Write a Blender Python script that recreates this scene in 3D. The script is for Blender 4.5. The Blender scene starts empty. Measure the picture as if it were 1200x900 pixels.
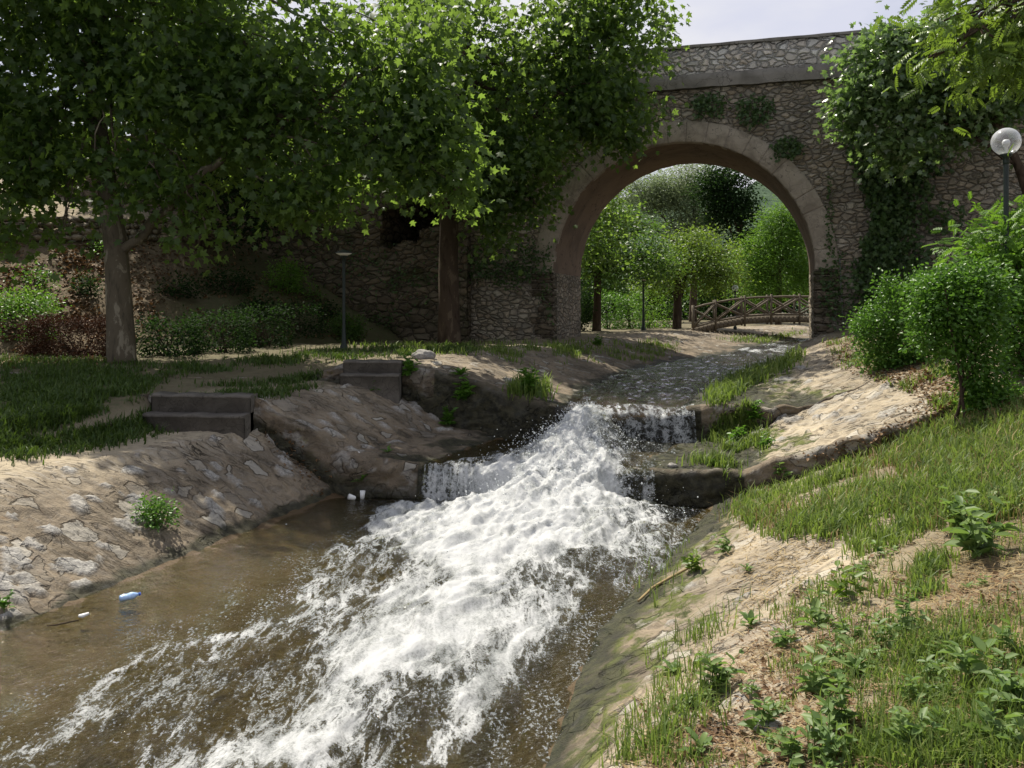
import bpy, bmesh, math, random
import numpy as np
from mathutils import Vector, Matrix
from mathutils.bvhtree import BVHTree

C = bpy.context.scene.collection
SC = bpy.context.scene
R = math.radians

# ------------------------------------------------------------------ camera
cam_d = bpy.data.cameras.new('camera')
cam_d.lens = 30.0
cam_d.sensor_width = 36.0
cam_d.shift_y = -0.075
cam_d.clip_start = 0.1
cam_d.clip_end = 4000.0
cam = bpy.data.objects.new('camera', cam_d)
cam.location = (0, 0, 0)
cam.rotation_euler = (R(90), 0, 0)
C.objects.link(cam)
SC.camera = cam

# ------------------------------------------------------------------ sky and sun
SUN_EL, SUN_AZ = 60.0, -32.0           # azimuth measured from +Y towards +X
S = Vector((math.sin(R(SUN_AZ)) * math.cos(R(SUN_EL)), math.cos(R(SUN_AZ)) * math.cos(R(SUN_EL)), math.sin(R(SUN_EL))))
world = bpy.data.worlds.new('World')
SC.world = world
world.use_nodes = True
wt = world.node_tree
for n_ in list(wt.nodes):
    wt.nodes.remove(n_)
w_out = wt.nodes.new('ShaderNodeOutputWorld')
w_bg = wt.nodes.new('ShaderNodeBackground')
w_sky = wt.nodes.new('ShaderNodeTexSky')
w_sky.sky_type = 'NISHITA'
w_sky.sun_disc = False
w_sky.sun_elevation = R(SUN_EL)
w_sky.sun_rotation = R(SUN_AZ)
w_sky.air_density = 1.0
w_sky.dust_density = 2.0
w_sky.ozone_density = 1.5
w_tc = wt.nodes.new('ShaderNodeTexCoord')
w_map = wt.nodes.new('ShaderNodeMapping')
w_map.inputs['Scale'].default_value = (1.0, 1.0, 2.6)
w_noise = wt.nodes.new('ShaderNodeTexNoise')
w_noise.inputs['Scale'].default_value = 2.4
w_noise.inputs['Detail'].default_value = 6.0
w_noise.inputs['Roughness'].default_value = 0.55
w_ramp = wt.nodes.new('ShaderNodeValToRGB')
w_ramp.color_ramp.elements[0].position = 0.22
w_ramp.color_ramp.elements[1].position = 0.5
w_mix = wt.nodes.new('ShaderNodeMix')
w_mix.data_type = 'RGBA'

w_n2 = wt.nodes.new('ShaderNodeTexNoise')
w_n2.inputs['Scale'].default_value = 5.0
w_n2.inputs['Detail'].default_value = 7.0
w_n2.inputs['Roughness'].default_value = 0.5
w_r2 = wt.nodes.new('ShaderNodeValToRGB')
w_r2.color_ramp.elements[0].position = 0.36
w_r2.color_ramp.elements[0].color = (7.5, 7.7, 9.0, 1)
w_r2.color_ramp.elements[1].position = 0.62
w_r2.color_ramp.elements[1].color = (9.0, 9.0, 9.4, 1)
wt.links.new(w_map.outputs[0], w_n2.inputs['Vector'])
wt.links.new(w_n2.outputs[0], w_r2.inputs[0])
wt.links.new(w_r2.outputs[0], w_mix.inputs[7])          # lit cloud
wt.links.new(w_tc.outputs['Generated'], w_map.inputs['Vector'])
wt.links.new(w_map.outputs[0], w_noise.inputs['Vector'])
wt.links.new(w_noise.outputs[0], w_ramp.inputs[0])
w_sep = wt.nodes.new('ShaderNodeSeparateXYZ')
wt.links.new(w_tc.outputs['Generated'], w_sep.inputs[0])
w_el = wt.nodes.new('ShaderNodeMapRange')
w_el.inputs[1].default_value = 0.38
w_el.inputs[2].default_value = 0.75
w_el.inputs[3].default_value = 1.0
w_el.inputs[4].default_value = 0.5
wt.links.new(w_sep.outputs[2], w_el.inputs[0])
w_mul = wt.nodes.new('ShaderNodeMath')
w_mul.operation = 'MULTIPLY'
wt.links.new(w_ramp.outputs[0], w_mul.inputs[0])
wt.links.new(w_el.outputs[0], w_mul.inputs[1])
wt.links.new(w_mul.outputs[0], w_mix.inputs[0])
wt.links.new(w_sky.outputs[0], w_mix.inputs[6])
wt.links.new(w_mix.outputs[2], w_bg.inputs['Color'])
w_bg.inputs['Strength'].default_value = 0.068
wt.links.new(w_bg.outputs[0], w_out.inputs['Surface'])

sun_d = bpy.data.lights.new('sun', 'SUN')
sun_d.energy = 5.0
sun_d.angle = R(0.53)
sun_d.color = (1.0, 0.94, 0.81)
sun = bpy.data.objects.new('sun', sun_d)
sun.rotation_euler = (-S).to_track_quat('-Z', 'Y').to_euler()
sun.location = (0, 0, 60)
C.objects.link(sun)

SC.view_settings.view_transform = 'Standard'
SC.view_settings.look = 'None'
SC.view_settings.exposure = 0.48
SC.view_settings.gamma = 1.0
SC.view_settings.use_curve_mapping = False
SC.render.engine = 'CYCLES'
SC.cycles.use_denoising = True
SC.cycles.max_bounces = 6
SC.cycles.diffuse_bounces = 3
SC.cycles.glossy_bounces = 2
SC.cycles.transmission_bounces = 4
SC.cycles.transparent_max_bounces = 8
SC.cycles.caustics_reflective = False
SC.cycles.caustics_refractive = False
SC.cycles.sample_clamp_indirect = 5.0
SC.render.film_transparent = False

# ------------------------------------------------------------------ helpers: noise
def _hash(ix, iy, seed):
    h = (ix.astype(np.int64) * 374761393 + iy.astype(np.int64) * 668265263 + seed * 1274126177) & 0xFFFFFFFF
    h = ((h ^ (h >> 13)) * 1274126177) & 0xFFFFFFFF
    h = (h ^ (h >> 16)) & 0xFFFFFFFF
    return h.astype(np.float64) / 4294967295.0

def noise2(x, y, seed=0):
    """gradient noise, about -1..1"""
    x = np.asarray(x, float); y = np.asarray(y, float)
    ix = np.floor(x).astype(np.int64); iy = np.floor(y).astype(np.int64)
    fx = x - ix; fy = y - iy
    ux = fx * fx * fx * (fx * (fx * 6 - 15) + 10); uy = fy * fy * fy * (fy * (fy * 6 - 15) + 10)
    def g(dx, dy):
        a = _hash(ix + dx, iy + dy, seed) * 2 * np.pi
        return np.cos(a) * (fx - dx) + np.sin(a) * (fy - dy)
    a = g(0, 0) * (1 - ux) + g(1, 0) * ux
    b = g(0, 1) * (1 - ux) + g(1, 1) * ux
    return (a * (1 - uy) + b * uy) * 1.5

def fbm(x, y, oct=4, seed=0, gain=0.5):
    t = 0.0; amp = 1.0; f = 1.0
    for o in range(oct):
        t = t + amp * noise2(np.asarray(x) * f + 13.7 * o, np.asarray(y) * f - 7.1 * o, seed + o)
        amp *= gain; f *= 2.03
    return t

def sstep(a, b, x):
    t = np.clip((np.asarray(x, float) - a) / (b - a), 0, 1)
    return t * t * (3 - 2 * t)

# ------------------------------------------------------------------ helpers: meshes
def link(o, parent=None):
    C.objects.link(o)
    if parent is not None:
        o.parent = parent
    return o

def tag(o, label=None, cat=None, group=None, kind=None):
    if label: o['label'] = label
    if cat: o['category'] = cat
    if group: o['group'] = group
    if kind: o['kind'] = kind
    return o

def empty(name, loc=(0, 0, 0), label=None, cat=None, group=None):
    o = bpy.data.objects.new(name, None)
    o.location = loc
    o.empty_display_size = 0.2
    C.objects.link(o)
    return tag(o, label, cat, group)

def mesh_np(name, V, faces, mat=None, parent=None, smooth=False, attrs=None, loc=None):
    """faces: list of int arrays (n,k). Vertices in world space; loc gives an origin to subtract."""
    V = np.asarray(V, float)
    if loc is not None:
        V = V - np.asarray(loc, float)
    me = bpy.data.meshes.new(name)
    fl = [np.asarray(f, np.int32) for f in faces if len(f)]
    nl = sum(f.size for f in fl); nf = sum(len(f) for f in fl)
    me.vertices.add(len(V)); me.loops.add(nl); me.polygons.add(nf)
    me.vertices.foreach_set('co', V.astype(np.float32).ravel())
    me.loops.foreach_set('vertex_index', np.concatenate([f.ravel() for f in fl]))
    tot = np.concatenate([np.full(len(f), f.shape[1], np.int32) for f in fl])
    st = np.concatenate([[0], np.cumsum(tot)[:-1]]).astype(np.int32)
    me.polygons.foreach_set('loop_start', st)
    try:
        me.polygons.foreach_set('loop_total', tot)
    except Exception:
        pass
    me.update(calc_edges=True)
    if smooth:
        me.polygons.foreach_set('use_smooth', np.ones(nf, bool))
    for k, a in (attrs or {}).items():
        at = me.attributes.new(k, 'FLOAT', 'POINT')
        at.data.foreach_set('value', np.asarray(a, np.float32).ravel())
    me.validate()
    o = bpy.data.objects.new(name, me)
    if mat is not None:
        me.materials.append(mat)
    if loc is not None and parent is None:
        o.location = loc
    return link(o, parent)

def grid_faces(nr, nc, mask=None):
    i = np.arange(nr * nc).reshape(nr, nc)
    f = np.stack([i[:-1, :-1], i[:-1, 1:], i[1:, 1:], i[1:, :-1]], -1).reshape(-1, 4)
    if mask is not None:
        f = f[mask.ravel()]
    return f

class MB:
    """collects shapes into ONE mesh"""
    def __init__(s):
        s.V = []; s.Q = []; s.T = []; s.n = 0; s.tone = []
    def add(s, V, quads=None, tris=None, tone=0.5):
        V = np.asarray(V, float)
        if quads is not None and len(quads): s.Q.append(np.asarray(quads, int) + s.n)
        if tris is not None and len(tris): s.T.append(np.asarray(tris, int) + s.n)
        s.V.append(V); s.n += len(V)
        s.tone.append(np.broadcast_to(np.asarray(tone, float), (len(V),)))
        return s
    def box(s, c, size, rot=None, tone=0.5):
        x, y, z = [d / 2 for d in size]
        V = np.array([[sx * x, sy * y, sz * z] for sx in (-1, 1) for sy in (-1, 1) for sz in (-1, 1)])
        if rot is not None:
            V = V @ np.array(rot).T
        V = V + np.array(c)
        return s.add(V, [[0, 1, 3, 2], [4, 6, 7, 5], [0, 4, 5, 1], [2, 3, 7, 6], [0, 2, 6, 4], [1, 5, 7, 3]], tone=tone)
    def bar(s, a, b, w, h, up=(0, 0, 1), tone=0.5):
        a = np.array(a, float); b = np.array(b, float)
        d = b - a; L = np.linalg.norm(d); d = d / L
        sd = np.cross(d, up); sd /= max(np.linalg.norm(sd), 1e-6); u = np.cross(sd, d)
        return s.box((a + b) / 2, (L, w, h), np.stack([d, sd, u], 1), tone)
    def tube(s, P, r, sides=10, cap=True, wob=0.0, seed=0, tone=0.5):
        P = np.asarray(P, float); n = len(P); r = np.broadcast_to(np.asarray(r, float), (n,))
        T = np.gradient(P, axis=0); T /= np.maximum(np.linalg.norm(T, axis=1, keepdims=True), 1e-9)
        ref = np.array([0.0, 1.0, 0.0]) if abs(T[0][1]) < 0.9 else np.array([1.0, 0.0, 0.0])
        a = np.linspace(0, 2 * np.pi, sides, endpoint=False)
        V = []
        u = np.cross(T[0], ref); u /= np.linalg.norm(u)
        for i in range(n):
            u = u - T[i] * np.dot(u, T[i]); u /= np.linalg.norm(u); v = np.cross(T[i], u)
            rr = r[i] * (1 + wob * noise2(np.cos(a) * 1.7 + i * 0.23, np.sin(a) * 1.7 + seed, seed))
            V.append(P[i] + np.outer(np.cos(a) * rr, u) + np.outer(np.sin(a) * rr, v))
        V = np.concatenate(V)
        i = np.arange(n * sides).reshape(n, sides); j = np.roll(i, -1, 1)
        Q = np.stack([i[:-1], j[:-1], j[1:], i[1:]], -1).reshape(-1, 4)
        T3 = []
        if cap:
            V = np.concatenate([V, [P[0], P[-1]]])
            c0, c1 = n * sides, n * sides + 1
            T3 = [[c0, j[0][k], i[0][k]] for k in range(sides)] + [[c1, i[-1][k], j[-1][k]] for k in range(sides)]
        return s.add(V, Q, T3, tone)
    def lathe(s, prof, c, sides=20, tone=0.5):
        prof = np.asarray(prof, float); n = len(prof)
        a = np.linspace(0, 2 * np.pi, sides, endpoint=False)
        V = np.stack([np.outer(prof[:, 0], np.cos(a)), np.outer(prof[:, 0], np.sin(a)), np.repeat(prof[:, 1:2], sides, 1)], -1).reshape(-1, 3) + np.array(c)
        i = np.arange(n * sides).reshape(n, sides); j = np.roll(i, -1, 1)
        return s.add(V, np.stack([i[:-1], j[:-1], j[1:], i[1:]], -1).reshape(-1, 4), tone=tone)
    def build(s, name, mat, parent=None, smooth=False, loc=None):
        F = []
        if s.Q: F.append(np.concatenate(s.Q))
        if s.T: F.append(np.concatenate(s.T))
        return mesh_np(name, np.concatenate(s.V), F, mat, parent, smooth, {'tone': np.concatenate(s.tone)}, loc)

# ------------------------------------------------------------------ helpers: materials
class NT:
    def __init__(s, m):
        m.use_nodes = True
        s.t = m.node_tree
        for x in list(s.t.nodes): s.t.nodes.remove(x)
        s.out = s.t.nodes.new('ShaderNodeOutputMaterial')
    def n(s, typ, ins=None, **props):
        nd = s.t.nodes.new(typ)
        for k, v in props.items(): setattr(nd, k, v)
        for k, v in (ins or {}).items():
            if v is None: continue
            if isinstance(v, bpy.types.NodeSocket): s.t.links.new(v, nd.inputs[k])
            else: nd.inputs[k].default_value = v
        return nd
    def attr(s, name): return s.n('ShaderNodeAttribute', attribute_name=name).outputs['Fac']
    def coord(s, scale=(1, 1, 1), rot=(0, 0, 0), which='Object'):
        tc = s.n('ShaderNodeTexCoord')
        return s.n('ShaderNodeMapping', {'Vector': tc.outputs[which], 'Scale': scale, 'Rotation': rot}).outputs[0]
    def noise(s, vec, scale, detail=4, rough=0.55, dist=0.0):
        return s.n('ShaderNodeTexNoise', {'Vector': vec, 'Scale': scale, 'Detail': detail, 'Roughness': rough, 'Distortion': dist}).outputs[0]
    def voro(s, vec, scale, feature='F1', rand=1.0):
        return s.n('ShaderNodeTexVoronoi', {'Vector': vec, 'Scale': scale, 'Randomness': rand}, feature=feature)
    def ramp(s, fac, stops):
        nd = s.n('ShaderNodeValToRGB', {0: fac})
        cr = nd.color_ramp
        while len(cr.elements) < len(stops): cr.elements.new(0.5)
        for e, (p, c) in zip(cr.elements, stops):
            e.position = p
            e.color = tuple(c) + (1,) if not isinstance(c, (int, float)) else (c, c, c, 1)
        return nd.outputs[0]
    def mix(s, f, a, b, blend='MIX'):
        nd = s.n('ShaderNodeMix', data_type='RGBA', blend_type=blend)
        for k, v in ((0, f), (6, a), (7, b)):
            if isinstance(v, bpy.types.NodeSocket): s.t.links.new(v, nd.inputs[k])
            else: nd.inputs[k].default_value = v if k == 0 else tuple(v) + (1,)
        return nd.outputs[2]
    def math(s, op, a, b=0.0, c=None, clamp=False):
        nd = s.n('ShaderNodeMath', operation=op, use_clamp=clamp)
        for k, v in ((0, a), (1, b), (2, c)):
            if v is None: continue
            if isinstance(v, bpy.types.NodeSocket): s.t.links.new(v, nd.inputs[k])
            else: nd.inputs[k].default_value = v
        return nd.outputs[0]
    def mapr(s, v, a, b, c=0.0, d=1.0):
        return s.n('ShaderNodeMapRange', {0: v, 1: a, 2: b, 3: c, 4: d}, interpolation_type='SMOOTHSTEP').outputs[0]
    def bump(s, h, strength=0.5, dist=0.02, normal=None):
        return s.n('ShaderNodeBump', {'Height': h, 'Strength': strength, 'Distance': dist, 'Normal': normal}).outputs[0]
    def principled(s, col, rough=0.8, normal=None, spec=0.3, **kw):
        ins = {'Base Color': col if isinstance(col, bpy.types.NodeSocket) else tuple(col) + (1,), 'Roughness': rough, 'Specular IOR Level': spec, 'Normal': normal}
        ins.update(kw)
        return s.n('ShaderNodeBsdfPrincipled', ins).outputs[0]
    def surf(s, sh): s.t.links.new(sh, s.out.inputs['Surface'])

def M(name):
    m = bpy.data.materials.new(name)
    return m, NT(m)

def mat_leaf(name, dark, mid, light, trans, tfac=0.35, rough=0.45, spec=0.35):
    m, k = M(name)
    t = k.attr('tone')
    col = k.ramp(t, [(0.0, dark), (0.5, mid), (1.0, light)])
    tcol = k.mix(k.math('MULTIPLY', t, 0.6), trans, tuple(min(1, c * 1.5) for c in trans))
    a = k.principled(col, rough, None, spec)
    b = k.n('ShaderNodeBsdfTranslucent', {'Color': tcol}).outputs[0]
    k.surf(k.n('ShaderNodeMixShader', {0: tfac, 1: a, 2: b}).outputs[0])
    return m

def mat_bark(name, c1, c2, c3, sc=6.0):
    m, k = M(name)
    v = k.coord((1, 1, 0.35))
    n1 = k.noise(v, sc, 6, 0.6, 0.4); n2 = k.noise(v, sc * 4, 4, 0.6)
    col = k.ramp(n1, [(0.34, c1), (0.46, c2), (0.56, c2), (0.60, c3)])
    col = k.mix(k.math('MULTIPLY', n2, 0.4), col, tuple(c * 0.55 for c in c2))
    k.surf(k.principled(col, 0.9, k.bump(k.math('ADD', n1, k.math('MULTIPLY', n2, 0.4)), 0.7, 0.03), 0.15))
    return m

def mat_plain(name, col, rough=0.6, metal=0.0, var=0.25, sc=8.0, bump=0.15, spec=0.4):
    m, k = M(name)
    n = k.noise(k.coord(), sc, 5, 0.6)
    c = k.mix(n, tuple(x * (1 - var) for x in col), tuple(min(1, x * (1 + var)) for x in col))
    k.surf(k.principled(c, rough, k.bump(n, bump, 0.01), spec, Metallic=metal))
    return m

MT = {}
G = 1.0
MT['plane_leaf'] = mat_leaf('plane_leaf', (.022, .045, .015), (.046, .082, .024), (.10, .15, .04), (.23, .36, .05), 0.45)
MT['far_leaf'] = mat_leaf('far_leaf', (.035, .075, .015), (.06, .12, .025), (.12, .20, .04), (.13, .25, .03), 0.35)
MT['olive_leaf'] = mat_leaf('olive_leaf', (.10, .13, .075), (.17, .21, .12), (.27, .31, .19), (.26, .34, .15), 0.42)
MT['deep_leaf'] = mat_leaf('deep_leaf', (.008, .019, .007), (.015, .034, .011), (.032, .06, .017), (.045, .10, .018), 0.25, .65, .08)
MT['fresh_leaf'] = mat_leaf('fresh_leaf', (.06, .14, .015), (.09, .19, .022), (.14, .25, .035), (.18, .34, .03), 0.4)
MT['yellow_leaf'] = mat_leaf('yellow_leaf', (.06, .11, .018), (.105, .17, .028), (.19, .235, .05), (.20, .31, .03), 0.38)
MT['fig_leaf'] = mat_leaf('fig_leaf', (.05, .09, .035), (.10, .155, .06), (.22, .28, .13), (.20, .33, .07), 0.42, 0.28, 0.8)
MT['ivy_leaf'] = mat_leaf('ivy_leaf', (.025, .055, .016), (.055, .10, .03), (.11, .17, .05), (.09, .18, .03), 0.3)
MT['brown_leaf'] = mat_leaf('brown_leaf', (.035, .017, .010), (.065, .032, .018), (.10, .055, .03), (.08, .03, .015), 0.15, .7, .15)
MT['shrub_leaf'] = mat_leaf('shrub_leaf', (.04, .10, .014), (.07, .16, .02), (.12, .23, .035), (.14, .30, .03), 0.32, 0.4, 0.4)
MT['weed_leaf'] = mat_leaf('weed_leaf', (.06, .115, .03), (.115, .185, .055), (.21, .28, .10), (.20, .32, .06), 0.35, 0.5)
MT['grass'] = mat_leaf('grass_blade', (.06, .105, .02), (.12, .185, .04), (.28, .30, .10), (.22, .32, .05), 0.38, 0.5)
MT['shade_tinted_grass'] = mat_leaf('shade_tinted_blade', (.03, .06, .012), (.055, .10, .018), (.10, .14, .03), (.10, .17, .02), 0.3, 0.55)  # darker copy of the grass colour, with the tree shade put in
MT['straw'] = mat_leaf('straw_stalk', (.20, .13, .06), (.34, .25, .12), (.5, .40, .22), (.3, .2, .08), 0.15, 0.7)
MT['litter'] = mat_leaf('dead_leaf', (.09, .05, .025), (.18, .105, .05), (.30, .20, .11), (.15, .08, .03), 0.15, 0.7)
MT['plane_bark'] = mat_bark('plane_bark', (.05, .042, .03), (.12, .10, .07), (.26, .23, .17), 5.0)
MT['dark_bark'] = mat_bark('dark_bark', (.03, .02, .014), (.07, .05, .035), (.13, .10, .07), 5.0)
MT['lamp_metal'] = mat_plain('lamp_metal', (.012, .022, .018), 0.45, 0.0, 0.3, 12.0)
MT['weather_wood'] = mat_plain('weathered_wood', (.14, .115, .085), 0.85, 0, 0.4, 10)
MT['white_enamel'] = mat_plain('white_enamel', (.75, .75, .72), 0.4, 0, 0.1, 10)
MT['blue_plastic'] = mat_plain('pale_blue_plastic', (.35, .5, .75), 0.25, 0, 0.3, 60, 0.1, 0.6)
MT['cap_blue'] = mat_plain('blue_cap', (.03, .10, .45), 0.4, 0, 0.1, 20)
MT['white_plastic'] = mat_plain('white_plastic', (.8, .8, .78), 0.4, 0, 0.08, 20)
MT['iron'] = mat_plain('old_iron', (.16, .15, .14), 0.6, 0.0, 0.3, 30)

# rubble stone of the bridge
def mat_rubble(name, sc, light, stain, zs=1.6, mossy=0.0):
    m, k = M(name)
    v = k.coord((1, 1, zs))
    warp = k.n('ShaderNodeTexNoise', {'Vector': v, 'Scale': 2.2, 'Detail': 3.0}).outputs[1]
    vv = k.mix(0.10, v, warp, 'ADD') if False else k.n('ShaderNodeVectorMath', {0: v, 1: k.n('ShaderNodeVectorMath', {0: warp, 3: 0.35}, operation='SCALE').outputs[0]}, operation='ADD').outputs[0]
    ve = k.voro(vv, sc, 'DISTANCE_TO_EDGE', 0.9).outputs['Distance']
    vc = k.voro(vv, sc, 'F1', 0.9).outputs['Color']
    sep = k.n('ShaderNodeSeparateColor', {0: vc}).outputs
    joint = k.mapr(ve, 0.01, 0.07)
    tone = k.ramp(sep[0], [(0.0, tuple(c * 0.55 for c in light)), (0.45, tuple(c * 0.85 for c in light)), (1.0, tuple(min(1, c * 1.25) for c in light))])
    warmc = k.mix(k.math('MULTIPLY', sep[1], 0.45), tone, (light[0] * 1.0, light[1] * 0.78, light[2] * 0.58))
    fine = k.noise(v, 22, 5, 0.65)
    col = k.mix(k.math('MULTIPLY', fine, 0.5), warmc, tuple(c * 0.45 for c in light))
    big = k.noise(v, 0.55, 4, 0.6)
    col = k.mix(k.mapr(big, 0.48, 0.68, 0.0, 0.65), col, stain)
    if mossy:
        col = k.mix(k.mapr(k.noise(v, 0.9, 5, 0.65), 0.5, 0.68, 0.0, mossy), col, (.035, .045, .015))
    col = k.mix(joint, tuple(c * 0.30 for c in light), col)
    h = k.math('ADD', k.math('MULTIPLY', k.mapr(ve, 0.0, 0.22), 1.0), k.math('MULTIPLY', fine, 0.35))
    h = k.math('ADD', h, k.math('MULTIPLY', sep[2], 0.25))
    k.surf(k.principled(col, 0.92, k.bump(h, 1.0, 0.07), 0.15))
    return m
MT['rubble'] = mat_rubble('bridge_rubble', 4.0, (.42, .38, .31), (.16, .145, .12), 1.8, 0.3)
MT['parapet'] = mat_rubble('parapet_rubble', 4.2, (.66, .64, .58), (.48, .45, .39), 1.5)
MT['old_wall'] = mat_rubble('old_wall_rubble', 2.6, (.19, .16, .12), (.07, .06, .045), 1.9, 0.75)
MT['dry_wall'] = mat_rubble('dry_wall_rubble', 2.5, (.30, .26, .2), (.15, .12, .09), 1.2)

def mat_concrete(name, col, stain, sc=1.0):
    m, k = M(name)
    v = k.coord()
    a = k.noise(v, 1.2 * sc, 6, 0.65, 0.5); b = k.noise(v, 14 * sc, 5, 0.6)
    c = k.mix(k.mapr(a, 0.38, 0.66), col, stain)
    c = k.mix(k.math('MULTIPLY', b, 0.5), c, tuple(x * 0.6 for x in col))
    crack = k.voro(k.n('ShaderNodeVectorMath', {0: v, 1: k.n('ShaderNodeTexNoise', {'Vector': v, 'Scale': 3.0}).outputs[1]}, operation='ADD').outputs[0], 1.1 * sc, 'DISTANCE_TO_EDGE').outputs['Distance']
    c = k.mix(k.mapr(crack, 0.0, 0.02), tuple(x * 0.4 for x in col), c)
    k.surf(k.principled(c, 0.9, k.bump(k.math('ADD', a, k.math('MULTIPLY', b, 0.6)), 0.5, 0.04), 0.2))
    return m
MT['ring'] = mat_concrete('arch_ring_stone', (.39, .34, .27), (.22, .185, .145), 1.6)
MT['ledge'] = mat_concrete('ledge_concrete', (.24, .22, .19), (.13, .12, .10))
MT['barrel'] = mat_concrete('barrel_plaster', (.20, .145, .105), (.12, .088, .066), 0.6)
# ------------------------------------------------------------------ terrain materials
def mat_terrain():
    m, k = M('terrain')
    v = k.coord()
    stone = k.attr('stone'); green = k.attr('green'); wet = k.attr('wet'); moss = k.attr('moss'); spot = k.attr('spot'); pale = k.attr('pale')
    n1 = k.noise(v, 1.3, 6, 0.6, 0.3); n2 = k.noise(v, 9, 6, 0.65); n3 = k.noise(v, 45, 4, 0.6)
    # soil with straw-coloured wear
    soil = k.ramp(n2, [(0.25, (.045, .030, .018)), (0.5, (.105, .072, .043)), (0.72, (.22, .165, .10))])
    soil = k.mix(k.mapr(n1, 0.44, 0.68, 0, 0.6), soil, (.235, .18, .12))
    soil = k.mix(k.math('MULTIPLY', n3, 0.45), soil, (.05, .033, .02))
    soil = k.mix(k.math('MULTIPLY', green, k.mapr(n2, 0.35, 0.6, 0.35, 0.9)), soil, (.035, .055, .014))
    soil = k.mix(k.math('MULTIPLY', pale, 0.75), soil, k.mix(n2, (.42, .35, .25), (.58, .50, .37)))
    # mortared masonry, laid along the flow
    vs = k.coord((0.6, 1.6, 1.0), (0, 0, R(-28)))
    warp = k.n('ShaderNodeTexNoise', {'Vector': v, 'Scale': 2.5, 'Detail': 4.0}).outputs[1]
    vw = k.n('ShaderNodeVectorMath', {0: vs, 1: k.n('ShaderNodeVectorMath', {0: warp, 3: 0.9}, operation='SCALE').outputs[0]}, operation='ADD').outputs[0]
    lay = k.noise(k.coord((0.5, 3.4, 2.0), (0, 0, R(-50))), 3.2, 6, 0.62, 0.6)
    ve = k.voro(vw, 1.5, 'DISTANCE_TO_EDGE').outputs['Distance']
    vc = k.n('ShaderNodeSeparateColor', {0: k.voro(vw, 1.5).outputs['Color']}).outputs
    crack = k.math('MULTIPLY', k.mapr(ve, 0.0, 0.022, 1, 0), k.mapr(k.noise(v, 1.7, 4), 0.54, 0.66, 0, .8))
    rg = k.math('ABSOLUTE', k.math('SUBTRACT', k.noise(k.coord((0.35, 2.6, 1.5), (0, 0, R(-50))), 2.1, 6, 0.6, 1.0), 0.5))
    crack = k.math('MAXIMUM', crack, k.math('MULTIPLY', k.mapr(rg, 0.0, 0.022, 1, 0), k.math('MULTIPLY', k.mapr(k.noise(v, 1.3, 3), 0.45, 0.58), k.mapr(pale, .1, .6, .25, 1))))
    base = k.mix(pale, (.25, .195, .135), (.64, .54, .385))
    dark = k.mix(pale, (.14, .112, .078), (.40, .335, .245))
    ms = k.mix(k.mapr(n1, 0.36, 0.64), base, dark)
    lw = k.math('ADD', 0.22, k.math('MULTIPLY', pale, 0.6))
    blot = k.noise(v, 4.5, 7, 0.7, 0.8)
    ms = k.mix(k.math('MULTIPLY', k.mapr(blot, 0.47, 0.40), 0.6), ms, k.mix(pale, (.07, .057, .042), (.25, .205, .145)))
    ms = k.mix(k.math('MULTIPLY', k.mapr(blot, 0.56, 0.64), 0.5), ms, k.mix(pale, (.27, .235, .19), (.50, .45, .36)))
    ms = k.mix(k.math('MULTIPLY', k.mapr(lay, 0.50, 0.62), lw), ms, k.mix(pale, (.29, .26, .225), (.56, .51, .43)))
    ms = k.mix(k.math('MULTIPLY', k.mapr(lay, 0.44, 0.34), lw), ms, k.mix(pale, (.07, .06, .047), (.21, .18, .14)))
    ms = k.mix(k.math('MULTIPLY', vc[0], 0.25), ms, (.20, .17, .14))
    ms = k.mix(k.mapr(n2, 0.55, 0.75, 0, 0.5), ms, (.24, .145, .08))
    ms = k.mix(k.math('MULTIPLY', n3, 0.4), ms, k.mix(pale, (.06, .048, .036), (.16, .13, .095)))
    ms = k.mix(k.math('MULTIPLY', crack, 0.85), ms, (.022, .018, .014))
    # stones of many sizes bedded in the mortar, each with a dark joint
    wv = k.n('ShaderNodeVectorMath', {0: v, 1: k.n('ShaderNodeVectorMath', {0: k.n('ShaderNodeTexNoise', {'Vector': v, 'Scale': 6.0, 'Detail': 5.0}).outputs[1], 3: 0.16}, operation='SCALE').outputs[0]}, operation='ADD').outputs[0]
    sd = k.voro(wv, 3.3, 'DISTANCE_TO_EDGE').outputs['Distance']
    sr = k.n('ShaderNodeSeparateColor', {0: k.voro(wv, 3.3).outputs['Color']}).outputs
    thr = k.mapr(sr[1], 0, 1, 0.10, 0.26)
    has = k.math('GREATER_THAN', sr[0], 0.56)
    ins = k.math('MULTIPLY', k.mapr(k.math('SUBTRACT', sd, thr), 0.0, 0.02), has)
    rim = k.math('MULTIPLY', k.math('MULTIPLY', k.mapr(k.math('SUBTRACT', sd, thr), -0.07, 0.0), has), k.math('SUBTRACT', 1.0, ins))
    stc = k.mix(sr[2], k.mix(pale, (.13, .115, .095), (.30, .265, .21)), k.mix(pale, (.36, .34, .30), (.56, .51, .43)))
    ms = k.mix(k.math('MULTIPLY', rim, k.mapr(sr[2], .1, .8, .08, .6)), ms, (.05, .041, .031))
    ms = k.mix(k.math('MULTIPLY', ins, k.mapr(sr[2], 0, 1, .35, .85)), ms, stc)
    sn = k.noise(v, 26, 5, 0.7)
    sc = k.ramp(sn, [(0.3, (.17, .16, .15)), (0.5, (.37, .355, .33)), (0.7, (.55, .53, .49))])
    ms = k.mix(spot, ms, sc)
    edge = k.mapr(k.math('ADD', stone, k.math('MULTIPLY', k.math('SUBTRACT', n2, 0.5), 0.9)), 0.40, 0.58)
    col = k.mix(edge, soil, ms)
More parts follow.
